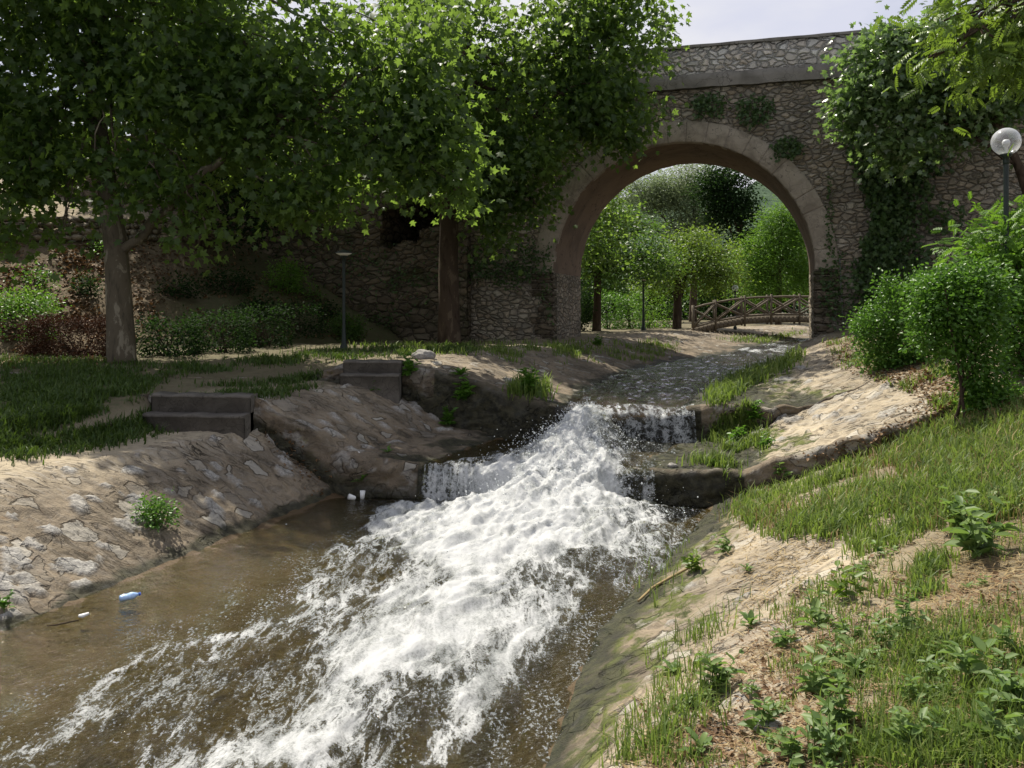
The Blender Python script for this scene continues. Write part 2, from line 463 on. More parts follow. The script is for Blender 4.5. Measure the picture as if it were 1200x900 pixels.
    col = k.mix(k.mapr(k.math('ADD', moss, k.math('MULTIPLY', k.math('SUBTRACT', k.math('ADD', k.math('MULTIPLY', n2, .5), k.math('MULTIPLY', blot, .7)), 0.6), 2.6)), 0.42, 0.85, 0, 0.92), col,
                k.mix(k.mapr(k.math('ADD', n1, k.math('MULTIPLY', n2, .5)), .6, .9), (.028, .04, .009), (.12, .14, .03)))
    wetm = k.mapr(k.math('ADD', wet, k.math('MULTIPLY', k.math('SUBTRACT', n2, 0.5), 0.5)), 0.3, 0.8)
    col = k.mix(k.math('MULTIPLY', wetm, 0.9), col, k.mix(k.mapr(n2, .35, .65), (.010, .012, .007), (.05, .048, .026)))
    rough = k.math('SUBTRACT', 0.92, k.math('MULTIPLY', wetm, 0.25))
    h = k.math('ADD', k.math('MULTIPLY', n2, 0.7), k.math('MULTIPLY', n3, 0.3))
    h = k.math('ADD', h, k.math('MULTIPLY', k.math('MULTIPLY', lay, stone), k.mapr(pale, 0, .6, .35, 1.3)))
    h = k.math('ADD', h, k.math('MULTIPLY', k.math('MULTIPLY', blot, stone), 0.9))
    h = k.math('ADD', h, k.math('MULTIPLY', k.math('MULTIPLY', k.math('SUBTRACT', ins, rim), stone), 0.55))
    h = k.math('SUBTRACT', h, k.math('MULTIPLY', k.math('MULTIPLY', crack, stone), 1.2))
    h = k.math('ADD', h, k.math('MULTIPLY', k.math('MULTIPLY', sn, spot), 0.6))
    k.surf(k.principled(col, rough, k.bump(h, 1.0, 0.035), 0.25))
    return m
MT['terrain'] = mat_terrain()

def mat_bed():
    m, k = M('river_bed')
    v = k.coord()
    n1 = k.noise(v, 0.8, 5, 0.6); n2 = k.noise(v, 18, 5, 0.7)
    vc = k.n('ShaderNodeSeparateColor', {0: k.voro(v, 16).outputs['Color']}).outputs
    c = k.ramp(vc[0], [(0.0, (.008, .007, .003)), (0.5, (.024, .020, .008)), (1.0, (.065, .054, .027))])
    c = k.mix(k.math('MULTIPLY', n2, 0.6), c, (.028, .021, .010))
    al = k.mapr(k.math('ADD', k.attr('moss'), k.math('MULTIPLY', k.math('SUBTRACT', n1, 0.5), 0.9)), 0.35, 0.75)
    c = k.mix(k.math('MULTIPLY', al, 0.9), c, (.012, .022, .004))
    c = k.mix(k.mapr(k.attr('wet'), 0.4, 0.8, 0, 0.8), c, k.mix(n2, (.07, .042, .018), (.14, .09, .045)))
    k.surf(k.principled(c, 0.7, k.bump(k.math('ADD', n2, vc[1]), 0.8, 0.03), 0.3))
    return m
MT['bed'] = mat_bed()

# ------------------------------------------------------------------ terrain rails.  s = y + K x runs along the stream
K = 0.126
W0, W1, W2 = -2.75, -2.30, -1.75
def rail(pts):
    p = np.array([(q + (0,))[:3] if len(q) == 2 else q for q in pts], float)
    return p
WL_A = [(-3, -7.43), (6.69, -4.34), (11.86, -2.69), (12.3, -2.55)]
WR_A = [(-3, -2.3), (5.1, .2), (7.33, .72), (10.05, 1.87), (12.3, 2.87)]
WL_B = [(12.3, -1.25), (15, -.15)]
WR_B = [(12.3, 1.75), (15, 3.0)]
WL_C = [(15, .9), (18, 1.65), (20.3, 2.34), (23.9, 3.75), (25.6, 4.9), (28.9, 7.0), (33, 9.0), (37, 11.4), (42, 15), (48, 20), (80, 46), (250, 150)]
WR_C = [(15, 2.85), (18.4, 4.1), (23.3, 6.3), (27.7, 8.7), (33, 11.4), (37, 13.9), (42, 18), (48, 23.5), (80, 50), (250, 155)]
def ip(pts, s, j=1):
    p = np.array(pts, float)
    return np.interp(s, p[:, 0], p[:, j])
def zwC(s): return np.interp(s, [15, 23, 30, 37, 48, 80, 250], [-1.75, -1.65, -1.55, -1.48, -1.4, -1.2, -.5])

def rails_A(s):
    wl = ip(WL_A, s); wr = ip(WR_A, s)
    cr = ip([(-3, -9.2), (5, -6.8), (8.32, -5.4), (9.75, -5.0), (12.12, -3.85), (12.3, -3.8)], s)
    pi = ip([(-3, -11), (5, -8.2), (9.6, -6.24), (11.15, -5.35), (12.3, -5.25)], s)
    up = np.interp(s, [7, 12.3], [0, 1])
    X = [np.full_like(s, -60), np.full_like(s, -14), pi - np.interp(s, [5, 12.3], [1.4, .35]), pi, cr, cr + .3 * (wl - cr), wl, wl + .8, (wl + wr) / 2, wr - .4, wr]
    Z = [s * 0 + 1.0, -1.45 + .2 * up, -1.74 + .40 * up, s * 0 - 1.8, s * 0 - 1.83, s * 0 - 2.05, s * 0 + W0, s * 0 - 2.95, s * 0 - 3.05, s * 0 - 2.95, s * 0 + W0]
    s1 = [(-3, -1.6, -2.25), (0, -.9, -2.2), (4.1, .41, -2.2), (5.45, 1.47, -2.0), (6.9, 2.5, -1.92), (9.5, 2.7, -2.2), (12.3, 3.6, -2.5)]
    g1 = [(-3, -.2, -1.75), (0, .5, -1.7), (3.2, 1.78, -1.6), (4.7, 2.6, -1.55), (8, 3.9, -1.55), (10, 4.4, -1.8), (12.3, 5.0, -1.95)]
    g2 = [(-3, 3, -1.4), (0, 3.2, -1.35), (5, 4.5, -1.28), (10.3, 5.9, -1.3), (12.3, 6.1, -1.38)]
    for q in (s1, g1, g2):
        X.append(ip(q, s)); Z.append(ip(q, s, 2))
    X += [s * 0 + 9, s * 0 + 30, s * 0 + 80]; Z += [s * 0 - .35, s * 0 + 4, s * 0 + 12]
    return X, Z
def rails_B(s):
    wl = ip(WL_B, s); wr = ip(WR_B, s)
    t = (s - 12.3) / 2.7
    X = [s * 0 - 60, s * 0 - 14, -5.6 + 1.6 * t, -5.25 + 1.6 * t, -3.8 + 1.5 * t, -2.5 + 1.5 * t, wl, wl + .2, (wl + wr) / 2, wr - .3, wr]
    Z = [s * 0 + 1.0, s * 0 - 1.25, -1.34 + .04 * t, s * 0 - 1.35, s * 0 - 1.38, s * 0 - 2.12, s * 0 + W1 + .02, s * 0 - 2.42, s * 0 - 2.5, s * 0 - 2.42, s * 0 + W1 + .02]
    X += [3.2 + .5 * t, 4.5 + .5 * t, 5.9 + .4 * t, s * 0 + 9, s * 0 + 30, s * 0 + 80]
    Z += [-2.27 + .03 * t, -1.83 + .13 * t, -1.36 + .24 * t, s * 0 - .35 + .05 * t, s * 0 + 4, s * 0 + 12]
    return X, Z
def rails_C(s):
    wl = ip(WL_C, s); wr = ip(WR_C, s); w = zwC(s)
    cr = ip([(15, -1.85), (18, -1.0), (25.3, 2.0), (29, 4.0), (36.6, 7.0), (42, 10.5), (48, 15.5), (80, 41), (250, 145)], s)
    l3 = cr - 1.15 - np.interp(s, [15, 25], [0, .5])
    l2 = l3 - .7
    lz = np.interp(s, [15, 18.5], [-1.3, -1.05])
    X = [s * 0 - 120, np.minimum(s * 0 - 14, l2 - 10), l2, l3, cr, cr + .35 * (wl - cr), wl, wl + .25, (wl + wr) / 2, wr - .25, wr]
    Z = [s * 0 + 2 + np.interp(s, [60, 250], [0, 10]), np.interp(s, [15, 20], [-1.22, -1.1]), lz, s * 0 - .99, s * 0 - 1.02, -1.02 + .28 * (w + 1.02), w, w - .15, w - .2, w - .15, w]
    c2 = ip([(15, 6.3), (20.9, 7.4), (24.5, 8.45), (27.7, 10.4), (37, 16), (48, 26), (80, 53), (250, 158)], s)
    z2 = ip([(15, -1.12), (20.9, -.85), (24.5, -.75), (30, -.8), (250, -.5)], s)
    t = np.interp(s, [15, 27], [.45, .4])
    X += [wr + np.minimum(.5 + (s - 15) * .06, .8), wr + (c2 - wr) * (t + .15), c2, c2 + 2.6, c2 + 24, c2 + 90]
    Z += [w + .12, w + (z2 - w) * np.interp(s, [15, 18], [.10, .62]), z2, z2 + .45, z2 + 4.5, z2 + 14]
    return X, Z

NCOL = [14, 26, 10, 30, 20, 56, 12, 22, 22, 10, 60, 56, 40, 34, 14, 6]
# attributes per rail: stone, green, pale, moss, wet
TER = []          # collected (V, F) for the ray casts

def build_reach(tag_, railf, srows, attrs_rail, ncol, amp=1.0):
    s = np.asarray(srows, float)
    X, Z = railf(s)
    X = np.array(X); Z = np.array(Z)                      # (rail, row)
    nb = len(X) - 1
    tcols, band = [], []
    for b in range(nb):
        n = ncol[b]
        tcols += list(b + np.arange(n) / n)
    tcols.append(nb); tcols = np.array(tcols)
    b = np.minimum(tcols.astype(int), nb - 1); f = tcols - b
    GX = (X[b] * (1 - f[:, None]) + X[b + 1] * f[:, None]).T     # (row, col)
    GZ = (Z[b] * (1 - f[:, None]) + Z[b + 1] * f[:, None]).T
    A = {}
    for kk, (name, vals) in enumerate(attrs_rail.items()):
        vals = np.array(vals, float)
        A[name] = np.repeat((vals[b] * (1 - f) + vals[b + 1] * f)[None, :], len(s), 0)
    for it in range(3):                                    # soften the profile's creases
        Zs = GZ.copy(); Zs[:, 1:-1] = .25 * GZ[:, :-2] + .5 * GZ[:, 1:-1] + .25 * GZ[:, 2:]
        GZ = Zs
    GY = s[:, None] - K * GX
    near = np.clip(12 / np.maximum(np.abs(GY) + np.abs(GX) * .5, 6), .25, 1.0)
    st = A['stone']
    n_lo = fbm(GX * .9, GY * .9, 3, 5); n_mid = fbm(GX * 3.1, GY * 3.1, 4, 9); n_hi = fbm(GX * 9, GY * 9, 3, 21)
    ang = R(-50); lx = GX * math.cos(ang) - GY * math.sin(ang); ly = GX * math.sin(ang) + GY * math.cos(ang)
    layer = fbm(lx * .9, ly * 4.2, 4, 33)
    dz = (1 - st) * (.045 * n_lo + .022 * n_mid + .010 * n_hi) + st * (.03 * n_lo + .020 * n_mid + .010 * n_hi + (.012 + .034 * A['pale']) * layer + .02 * np.abs(n_mid) * (A['moss'] + A['wet'] > .3))
    GZ = GZ + dz * amp
    return dict(s=s, X=GX, Y=GY, Z=GZ, A=A, t=tcols)

RN = ['stone', 'green', 'pale', 'moss', 'wet']
def rails_attr(rows):
    a = np.array(rows, float)
    return {n: a[:, i] for i, n in enumerate(RN)}
#        stone green pale moss wet
AT_A = rails_attr([
    (0, .9, 0, 0, 0), (0, .9, 0, 0, 0), (0, .8, .1, 0, 0), (0, .2, 1, 0, 0), (.55, 0, .85, 0, 0), (1, 0, .22, 0, 0), (1, 0, .12, .1, .55),
    (1, 0, 0, .95, .3), (1, 0, 0, .3, .2), (1, 0, 0, .3, .2), (1, 0, 0, .45, .95), (.78, .15, .85, .12, 0), (0, .35, .25, 0, 0), (0, .4, .1, 0, 0), (0, .5, 0, 0, 0), (0, .7, 0, 0, 0), (0, .8, 0, 0, 0)])
AT_B = rails_attr([
    (0, .9, 0, 0, 0), (0, .9, 0, 0, 0), (0, .6, .2, 0, 0), (.1, .4, .5, 0, 0), (.8, .1, .3, 0, 0), (1, .1, 0, .1, .1), (1, 0, 0, .35, .9),
    (1, 0, 0, .3, 1), (1, 0, 0, .3, 1), (1, 0, 0, .3, 1), (1, 0, .1, .35, .7), (.9, .1, .7, .15, .1), (1, 0, .95, 0, 0), (.6, .1, .7, 0, 0), (0, .4, .1, 0, 0), (0, .7, 0, 0, 0), (0, .8, 0, 0, 0)])
AT_C = rails_attr([
    (0, .9, 0, 0, 0), (0, .9, 0, 0, 0), (0, .5, .2, 0, 0), (.1, .4, .4, 0, 0), (.8, .15, .4, 0, 0), (1, .1, .15, .05, 0), (1, 0, 0, .3, .8),
    (1, 0, 0, .3, 1), (1, 0, 0, .3, 1), (1, 0, 0, .3, 1), (1, .2, 0, .5, .6), (.7, .4, .5, .1, 0), (1, 0, .75, 0, 0), (.5, .4, .4, 0, 0), (0, .5, .05, 0, 0), (0, .7, 0, 0, 0), (0, .8, 0, 0, 0)])

rowsA = np.concatenate([np.arange(-3, 2, .25), np.arange(2, 12.3, .036), [12.3]])
rowsB = np.concatenate([np.arange(12.3, 15, .045), [15.0]])
rowsC = np.concatenate([np.arange(15, 22, .07), np.arange(22, 40, .2), np.arange(40, 80, 1.0), np.arange(80, 250, 10), [250]])
RA = build_reach('A', rails_A, rowsA, AT_A, NCOL)
RB = build_reach('B', rails_B, rowsB, AT_B, NCOL)
RC = build_reach('C', rails_C, rowsC, AT_C, NCOL)

def px(P):
    P = np.asarray(P, float)
    return 600 + 1000 * P[..., 0] / np.maximum(P[..., 1], .3), 360 - 1000 * P[..., 2] / np.maximum(P[..., 1], .3)

# pale stones set into the mortar of the banks (they are one with the bank): relief + the 'spot' attribute
rng = np.random.default_rng(7)
def set_stones(Rch, tmin, tmax, n, rmin, rmax, seeds_px=(), hgt=.035):
    X, Y, Z = Rch['X'], Rch['Y'], Rch['Z']
    sp = Rch['A'].setdefault('spot', np.zeros_like(X))
    cols = np.where((Rch['t'] >= tmin) & (Rch['t'] <= tmax))[0]
    U, Vv = px(np.stack([X, Y, Z], -1))
    cs = []
    for (u, v, r) in seeds_px:
        sub = (U[:, cols] - u) ** 2 + (Vv[:, cols] - v) ** 2
        i, j = np.unravel_index(np.argmin(sub), sub.shape)
        cs.append((X[i, cols[j]], Y[i, cols[j]], r))
    for q in range(n):
        i = rng.integers(0, len(X)); j = cols[rng.integers(0, len(cols))]
        cs.append((X[i, j], Y[i, j], rng.uniform(rmin, rmax)))
    xs = X[:, cols]; ys = Y[:, cols]
    dzt = np.zeros_like(xs); spt = np.zeros_like(xs)
    for (cx, cy, r) in cs:
        near = (np.abs(xs - cx) < 2.2 * r) & (np.abs(ys - cy) < 2.2 * r)
        if not near.any(): continue
        a = rng.uniform(-.9, .9); dx = xs[near] - cx; dy = ys[near] - cy
        p = dx * math.cos(a) + dy * math.sin(a); q = -dx * math.sin(a) + dy * math.cos(a)
        d = np.sqrt((p / r) ** 2 + (q / (r * rng.uniform(.5, .8))) ** 2) + .35 * fbm(xs[near] * 5 / max(r * 4, .3), ys[near] * 5 / max(r * 4, .3), 3, 77)
        b = sstep(1.0, .88, d)
        dzt[near] = np.maximum(dzt[near], b * hgt * rng.uniform(.6, 1.3)); spt[near] = np.maximum(spt[near], b * rng.uniform(.55, 1.0))
    Z[:, cols] += dzt; sp[:, cols] = np.maximum(sp[:, cols], spt)
set_stones(RA, 4.05, 5.95, 60, .04, .13, [(92, 593, .15), (147, 616, .15), (250, 596, .17), (32, 684, .17), (92, 667, .17), (155, 553, .14), (330, 552, .1), (18, 656, .14),
                                           (60, 622, .1), (200, 578, .09), (20, 700, .1), (105, 690, .12), (40, 640, .1), (120, 640, .08), (275, 565, .1), (300, 590, .09)])
set_stones(RB, 3.8, 5.2, 26, .05, .13, [(468, 471, .16), (415, 468, .1), (395, 490, .1), (420, 560, .12), (350, 520, .2)])
set_stones(RC, 3.9, 5.5, 20, .06, .15)
set_stones(RA, 10.2, 11.3, 24, .04, .12, [(905, 858, .12), (800, 690, .12)], .03)
set_stones(RB, 10.9, 12.9, 26, .06, .2, [(930, 492, .2), (958, 478, .16), (1000, 490, .16)], .03)
set_stones(RC, 10.9, 12.2, 24, .08, .2, [(950, 428, .25), (918, 446, .25), (960, 405, .2)], .03)

# wetness and moss follow the height above the water
for Rch, wfun in ((RA, lambda s: W0 + s * 0), (RB, lambda s: W1 + s * 0), (RC, zwC)):
    h = Rch['Z'] - wfun(Rch['s'])[:, None]
    right = (Rch['t'] > 8)[None, :] & np.ones_like(h, bool)
    nz = .06 * fbm(Rch['X'] * 1.5, Rch['Y'] * 1.5, 3, 3)
    Rch['A']['wet'] = np.clip(np.where(right, sstep(.30, .10, h + 2.2 * nz), sstep(.16, .02, h + nz)), 0, 1) * (np.where(right, .85, .9))
    Rch['A']['moss'] = np.maximum(Rch['A']['moss'] * (h < .05), np.where(right, sstep(.50, .22, h + 3.0 * nz) * .72, sstep(.14, .05, h + nz) * .3))
# the orange silt line along the quiet left edge of the pool
LAWN, PATHB, BANKL, BED, BANKR, BANKR2 = (0, 3), (3, 4), (4, 6), (6, 10), (10, 11), (11, 16)

def emit(Rch, name, t0, t1, mat, label=None):
    cols = np.where((Rch['t'] >= t0 - 1e-6) & (Rch['t'] <= t1 + 1e-6))[0]
    nr, nc = len(Rch['s']), len(cols)
    V = np.stack([Rch['X'][:, cols], Rch['Y'][:, cols], Rch['Z'][:, cols]], -1).reshape(-1, 3)
    F = grid_faces(nr, nc)
    at = {k: Rch['A'][k][:, cols].ravel() for k in RN}
    at['spot'] = Rch['A'].get('spot', np.zeros_like(Rch['X']))[:, cols].ravel()
    o = mesh_np(name, V, [F], mat, smooth=True, attrs=at)
    o['kind'] = 'structure'
    TER.append((V, F))
    return o
for Rch, rb in ((RA, 11), (RB, 13), (RC, 13)):
    emit(Rch, 'lawn', 0, 3, MT['terrain'])
    emit(Rch, 'footpath', 3, 4, MT['terrain'])
    emit(Rch, 'stone_bank', 4, 6, MT['terrain'])
    emit(Rch, 'river_bed', 6, 10, MT['bed'])
    emit(Rch, 'stone_bank', 10, rb, MT['terrain'])
    emit(Rch, 'ground', rb, 16, MT['terrain'])

# ------------------------------------------------------------------ the earth embankment on the far left
FL = np.array([(-60, -4), (-30, 11.5), (-17, 15.8), (-12.5, 18.2), (-9.3, 20.6), (-6.6, 22.6), (-4.3, 24.2), (-2.6, 26.5)])
def arc(P, n):
    d = np.concatenate([[0], np.cumsum(np.linalg.norm(np.diff(P, axis=0), axis=1))])
    t = np.linspace(0, d[-1], n)
    return np.stack([np.interp(t, d, P[:, i]) for i in range(P.shape[1])], 1)
FL = FL + np.array([-.35, 1.15])
fl = arc(FL, 260)
for it in range(25):
    fl[1:-1] = .25 * fl[:-2] + .5 * fl[1:-1] + .25 * fl[2:]
tn = np.gradient(fl, axis=0); tn /= np.linalg.norm(tn, axis=1, keepdims=True)
nl_ = np.stack([-tn[:, 1], tn[:, 0]], 1)
nl_ = nl_ * .5 + np.array([-.42, .9]) * .5; nl_ /= np.linalg.norm(nl_, axis=1, keepdims=True)
dd = np.concatenate([np.linspace(-.3, 8, 90), np.linspace(8.3, 45, 30)])
hz = np.interp(dd, [-.3, 0, .4, 4.6, 5.4, 9, 14, 45], [-.35, -.05, .25, 2.95, 3.6, 4.6, 5.6, 10])
EX = fl[:, None, 0] + nl_[:, None, 0] * dd[None]; EY = fl[:, None, 1] + nl_[:, None, 1] * dd[None]
EZ = -1.12 + hz[None] * np.ones((len(fl), 1)) + (.16 * fbm(EX * .6, EY * .6, 4, 41) + .05 * fbm(EX * 3, EY * 3, 3, 45)) * np.clip(dd[None] / .8, 0, 1)
EV = np.stack([EX, EY, EZ], -1).reshape(-1, 3); EF = grid_faces(*EX.shape)
one = np.ones(len(EV))
o = mesh_np('hillside', EV, [EF], MT['terrain'], smooth=True, attrs={'stone': one * 0, 'green': .12 + .75 * sstep(-10.5, -8.5, EV[:, 0]) * np.repeat(sstep(5.5, 4.2, dd)[None], len(fl), 0).ravel(), 'pale': one * .05 + np.repeat(sstep(4.5, 5.5, dd)[None] * .5, len(fl), 0).ravel(), 'moss': one * 0, 'wet': one * 0, 'spot': one * 0})  # green rises at mid and right: deep shade put into the soil colour
o['kind'] = 'structure'
TER.append((EV, EF))

def make_bvh(lst):
    Vs, Fs, n = [], [], 0
    for V, F in lst:
        Vs.append(V); Fs.append(F + n); n += len(V)
    return BVHTree.FromPolygons(np.concatenate(Vs).tolist(), np.concatenate(Fs).tolist())
BV = make_bvh(TER)
ORI = Vector((0, 0, 0))
def hit(u, v, bv=None):
    d = Vector(((u - 600) / 1000, 1, (360 - v) / 1000)).normalized()
    p, n, i, dist = (bv or BV).ray_cast(ORI, d)
    return p, n
def ground(x, y, top=30):
    p, n, i, d = BV.ray_cast(Vector((x, y, top)), Vector((0, 0, -1)))
    return p.z if p else -1.0

# ------------------------------------------------------------------ drop walls of the two weirs, following the stepped banks
def drop_wall(Ra, Rb, x0, x1, name, label, seed):
    xa, za = Ra['X'][-1], Ra['Z'][-1]; xb, zb = Rb['X'][0], Rb['Z'][0]
    xs = np.arange(x0, x1, .04)
    za_, zb_ = np.interp(xs, xa, za), np.interp(xs, xb, zb)
    lo = np.minimum(za_, zb_) - .12; hi = np.maximum(za_, zb_)
    s0 = Rb['s'][0]
    nr = 20
    t = np.linspace(0, 1, nr)[:, None]
    Zw = lo + (np.maximum(hi, lo + .12) - lo) * t
    hgt = np.maximum(hi - lo - .12, 0)
    bul = np.clip(hgt / .25, 0, 1) * np.clip(np.minimum(t * 8 + .2, (1 - t) * 13), 0, 1) ** .7
    out = bul * (.06 + .05 * fbm(xs[None] * 2.2 + seed, Zw * 4, 4, seed) + .045 * np.abs(fbm(xs[None] * 5, Zw * 7, 3, seed + 3)))
    Xw = np.repeat(xs[None], nr, 0)
    Yw = s0 - K * Xw - out
    Zw[-1] += .004
    Xw = np.concatenate([Xw, Xw[-1:]]); Yw = np.concatenate([Yw, Yw[-1:] + .06]); Zw = np.concatenate([Zw, Zw[-1:] - .02]); nr += 1
    V = np.stack([Xw, Yw, Zw], -1).reshape(-1, 3)
    n = len(V); one = np.ones(n)
    wetv = sstep(.9, .2, (Zw - lo) / np.maximum(hi - lo, .05) - np.where((xs > -1.4) & (xs < 3.2), .5, 0)[None]).ravel() * .75 + .1
    o = mesh_np(name, V, [grid_faces(nr, len(xs))], MT['terrain'], smooth=True, attrs={'stone': one, 'green': one * 0, 'pale': one * .0, 'moss': one * .2, 'wet': wetv, 'spot': sstep(.3, .45, fbm(V[:, 0] * 3, V[:, 2] * 5, 3, seed)) * .45})
    tag(o, label, 'weir')
    TER.append((V, grid_faces(nr, len(xs))))
drop_wall(RA, RB, -14.0, 12.0, 'weir_wall', 'nearer low dark stone weir wall that the white torrent breaks over', 11)
drop_wall(RB, RC, -14.0, 12.0, 'weir_wall', 'upstream low dark stone weir wall below the calm rippled channel', 23)

BV = make_bvh(TER)
# stone steps where the bank path drops
def steps(x0, x1, s0, zlo, zhi, label, n=2):
    t = empty('stone_steps', (x0, s0 - K * x0, zlo), label, 'steps')
    ris = (zhi - zlo) / n
    for i in range(n):
        m = MB()
        y0 = s0 - K * x0 - (n - i) * .30 + .10; y1 = s0 - K * x1 - (n - i) * .30 + .10
        nx = 24; xs = np.linspace(x0, x1, nx)
        ztop = zlo + ris * (i + 1) + (.015 if i < n - 1 else .05); dp = .62 if i < n - 1 else .34
        yy = y0 + (y1 - y0) * (xs - x0) / (x1 - x0)
        j = .012 * fbm(xs * 4, xs * 0 + i, 3, 3)
        rows = [(yy + j, zlo - .3 + 0 * xs), (yy + j * 1.5, ztop - .05 + 0 * xs), (yy - .02 + j, ztop - .045 + 0 * xs), (yy - .02 + j, ztop - .012 + j), (yy + .01, ztop + j), (yy + dp, ztop + j), (yy + dp, zlo - .3 + 0 * xs)]
        V = np.concatenate([np.stack([xs, a, b], 1) for a, b in rows])
        m.add(V, grid_faces(len(rows), nx))
        for e in (0, nx - 1):
            idx = [r * nx + e for r in range(len(rows))]
            m.add(V[idx], None, [[0, k_, k_ + 1] for k_ in range(1, len(rows) - 1)])
        m.build('step', MT['step_stone'], t, loc=(x0, s0 - K * x0, zlo))
    return t
MT['step_stone'] = mat_concrete('step_stone', (.16, .145, .125), (.09, .08, .07), 2.0)
steps(-5.4, -3.85, 12.3, -1.80, -1.35, 'pair of low grey stone steps beside the pale sunlit path', 2)
steps(-3.0, -1.95, 15.0, -1.36, -1.0, 'pair of shaded stone steps in front of the slim park lamp', 2)

# ------------------------------------------------------------------ the river
def mat_water(name, tint, bumpd=0.03, ripple=9.0, sparkle_flecks=1.0):
    m, k = M(name)
    v = k.coord()
    vf = k.coord((1.0, 0.30, 1.0), (0, 0, R(18.6)))          # stretched along the current
    fo = k.attr('foam'); fl = k.attr('fleck')
    r1 = k.noise(v, ripple, 3, 0.6, 0.6); r2 = k.noise(v, ripple * 3.7, 3, 0.65, 0.4)
    h = k.math('ADD', r1, k.math('MULTIPLY', r2, k.mapr(fl, 0, 1, .08, 0.6)))
    nb = k.bump(h, 1.0, bumpd)
    fr = k.n('ShaderNodeFresnel', {'IOR': 1.33, 'Normal': nb}).outputs[0]
    tr = k.n('ShaderNodeBsdfTransparent', {'Color': tint + (1,)}).outputs[0]
    gl = k.n('ShaderNodeBsdfGlossy', {'Color': (1, 1, 1, 1), 'Roughness': 0.05, 'Normal': nb}).outputs[0]
    wat = k.n('ShaderNodeMixShader', {0: fr, 1: tr, 2: gl}).outputs[0]
    f1 = k.noise(vf, 8, 8, 0.75, 0.4); f2 = k.noise(v, 55, 4, 0.75); f3 = k.noise(vf, 2.2, 5, 0.6, 0.8)
    rid = k.math('ABSOLUTE', k.math('SUBTRACT', k.noise(vf, 6.5, 6, 0.68, 0.4), 0.5))
    lace = k.mapr(rid, 0.0, 0.08, 1, 0)
    mid = k.math('MULTIPLY', k.mapr(fo, 0.05, 0.35), k.mapr(fo, 0.7, 1.0, 1, 0.25))
    t = k.math('ADD', k.math('SUBTRACT', fo, 0.05), k.math('MULTIPLY', k.math('SUBTRACT', f1, 0.5), 1.4))
    t = k.math('ADD', t, k.math('MULTIPLY', k.math('SUBTRACT', f3, 0.5), 0.7))
    t = k.math('ADD', t, k.math('MULTIPLY', k.math('SUBTRACT', f2, 0.5), 1.3))
    t = k.math('ADD', t, k.math('MULTIPLY', k.math('SUBTRACT', lace, 0.35), k.math('MULTIPLY', mid, 0.42)))
    fm = k.math('ADD', k.math('MULTIPLY', k.mapr(t, 0.22, 1.15), .56), k.math('MULTIPLY', k.mapr(t, 0.42, 0.76), .37))
    # flecks of foam and bubbles painted white in place of sun sparkle on ripples
    sp = k.noise(k.coord((1.0, 0.6, 1.0), (0, 0, R(18.6))), 44.0, 3, .65, .3)
    clump = k.mapr(k.noise(vf, 4.0, 5, .65), .34, .62, .0, 1)
    dot = k.mapr(k.math('ADD', sp, k.math('MULTIPLY', clump, .13)), .665, .72)
    fk = k.math('MULTIPLY', dot, k.math('MULTIPLY', fl, sparkle_flecks))
    fm = k.math('MAXIMUM', fm, k.math('MULTIPLY', fk, .85))
    fn = k.bump(k.math('ADD', f1, k.math('MULTIPLY', f2, 0.5)), 0.55, 0.05)
    fcol = k.mix(k.mapr(k.math('ADD', t, k.math('MULTIPLY', k.math('SUBTRACT', f3, .5), 1.2)), 0.4, 1.35), (.27, .29, .295), (.70, .71, .72))
    fd = k.n('ShaderNodeBsdfDiffuse', {'Color': fcol, 'Normal': fn}).outputs[0]
    ft = k.n('ShaderNodeBsdfTranslucent', {'Color': (.85, .88, .88, 1)}).outputs[0]
    fs = k.n('ShaderNodeMixShader', {0: 0.22, 1: fd, 2: ft}).outputs[0]
    k.surf(k.n('ShaderNodeMixShader', {0: fm, 1: wat, 2: fs}).outputs[0])
    return m
MT['water'] = mat_water('river_water', (.70, .69, .42), 0.045, 11.0)
MT['channel'] = mat_water('channel_water', (.50, .48, .42), 0.09, 3.2, .12)

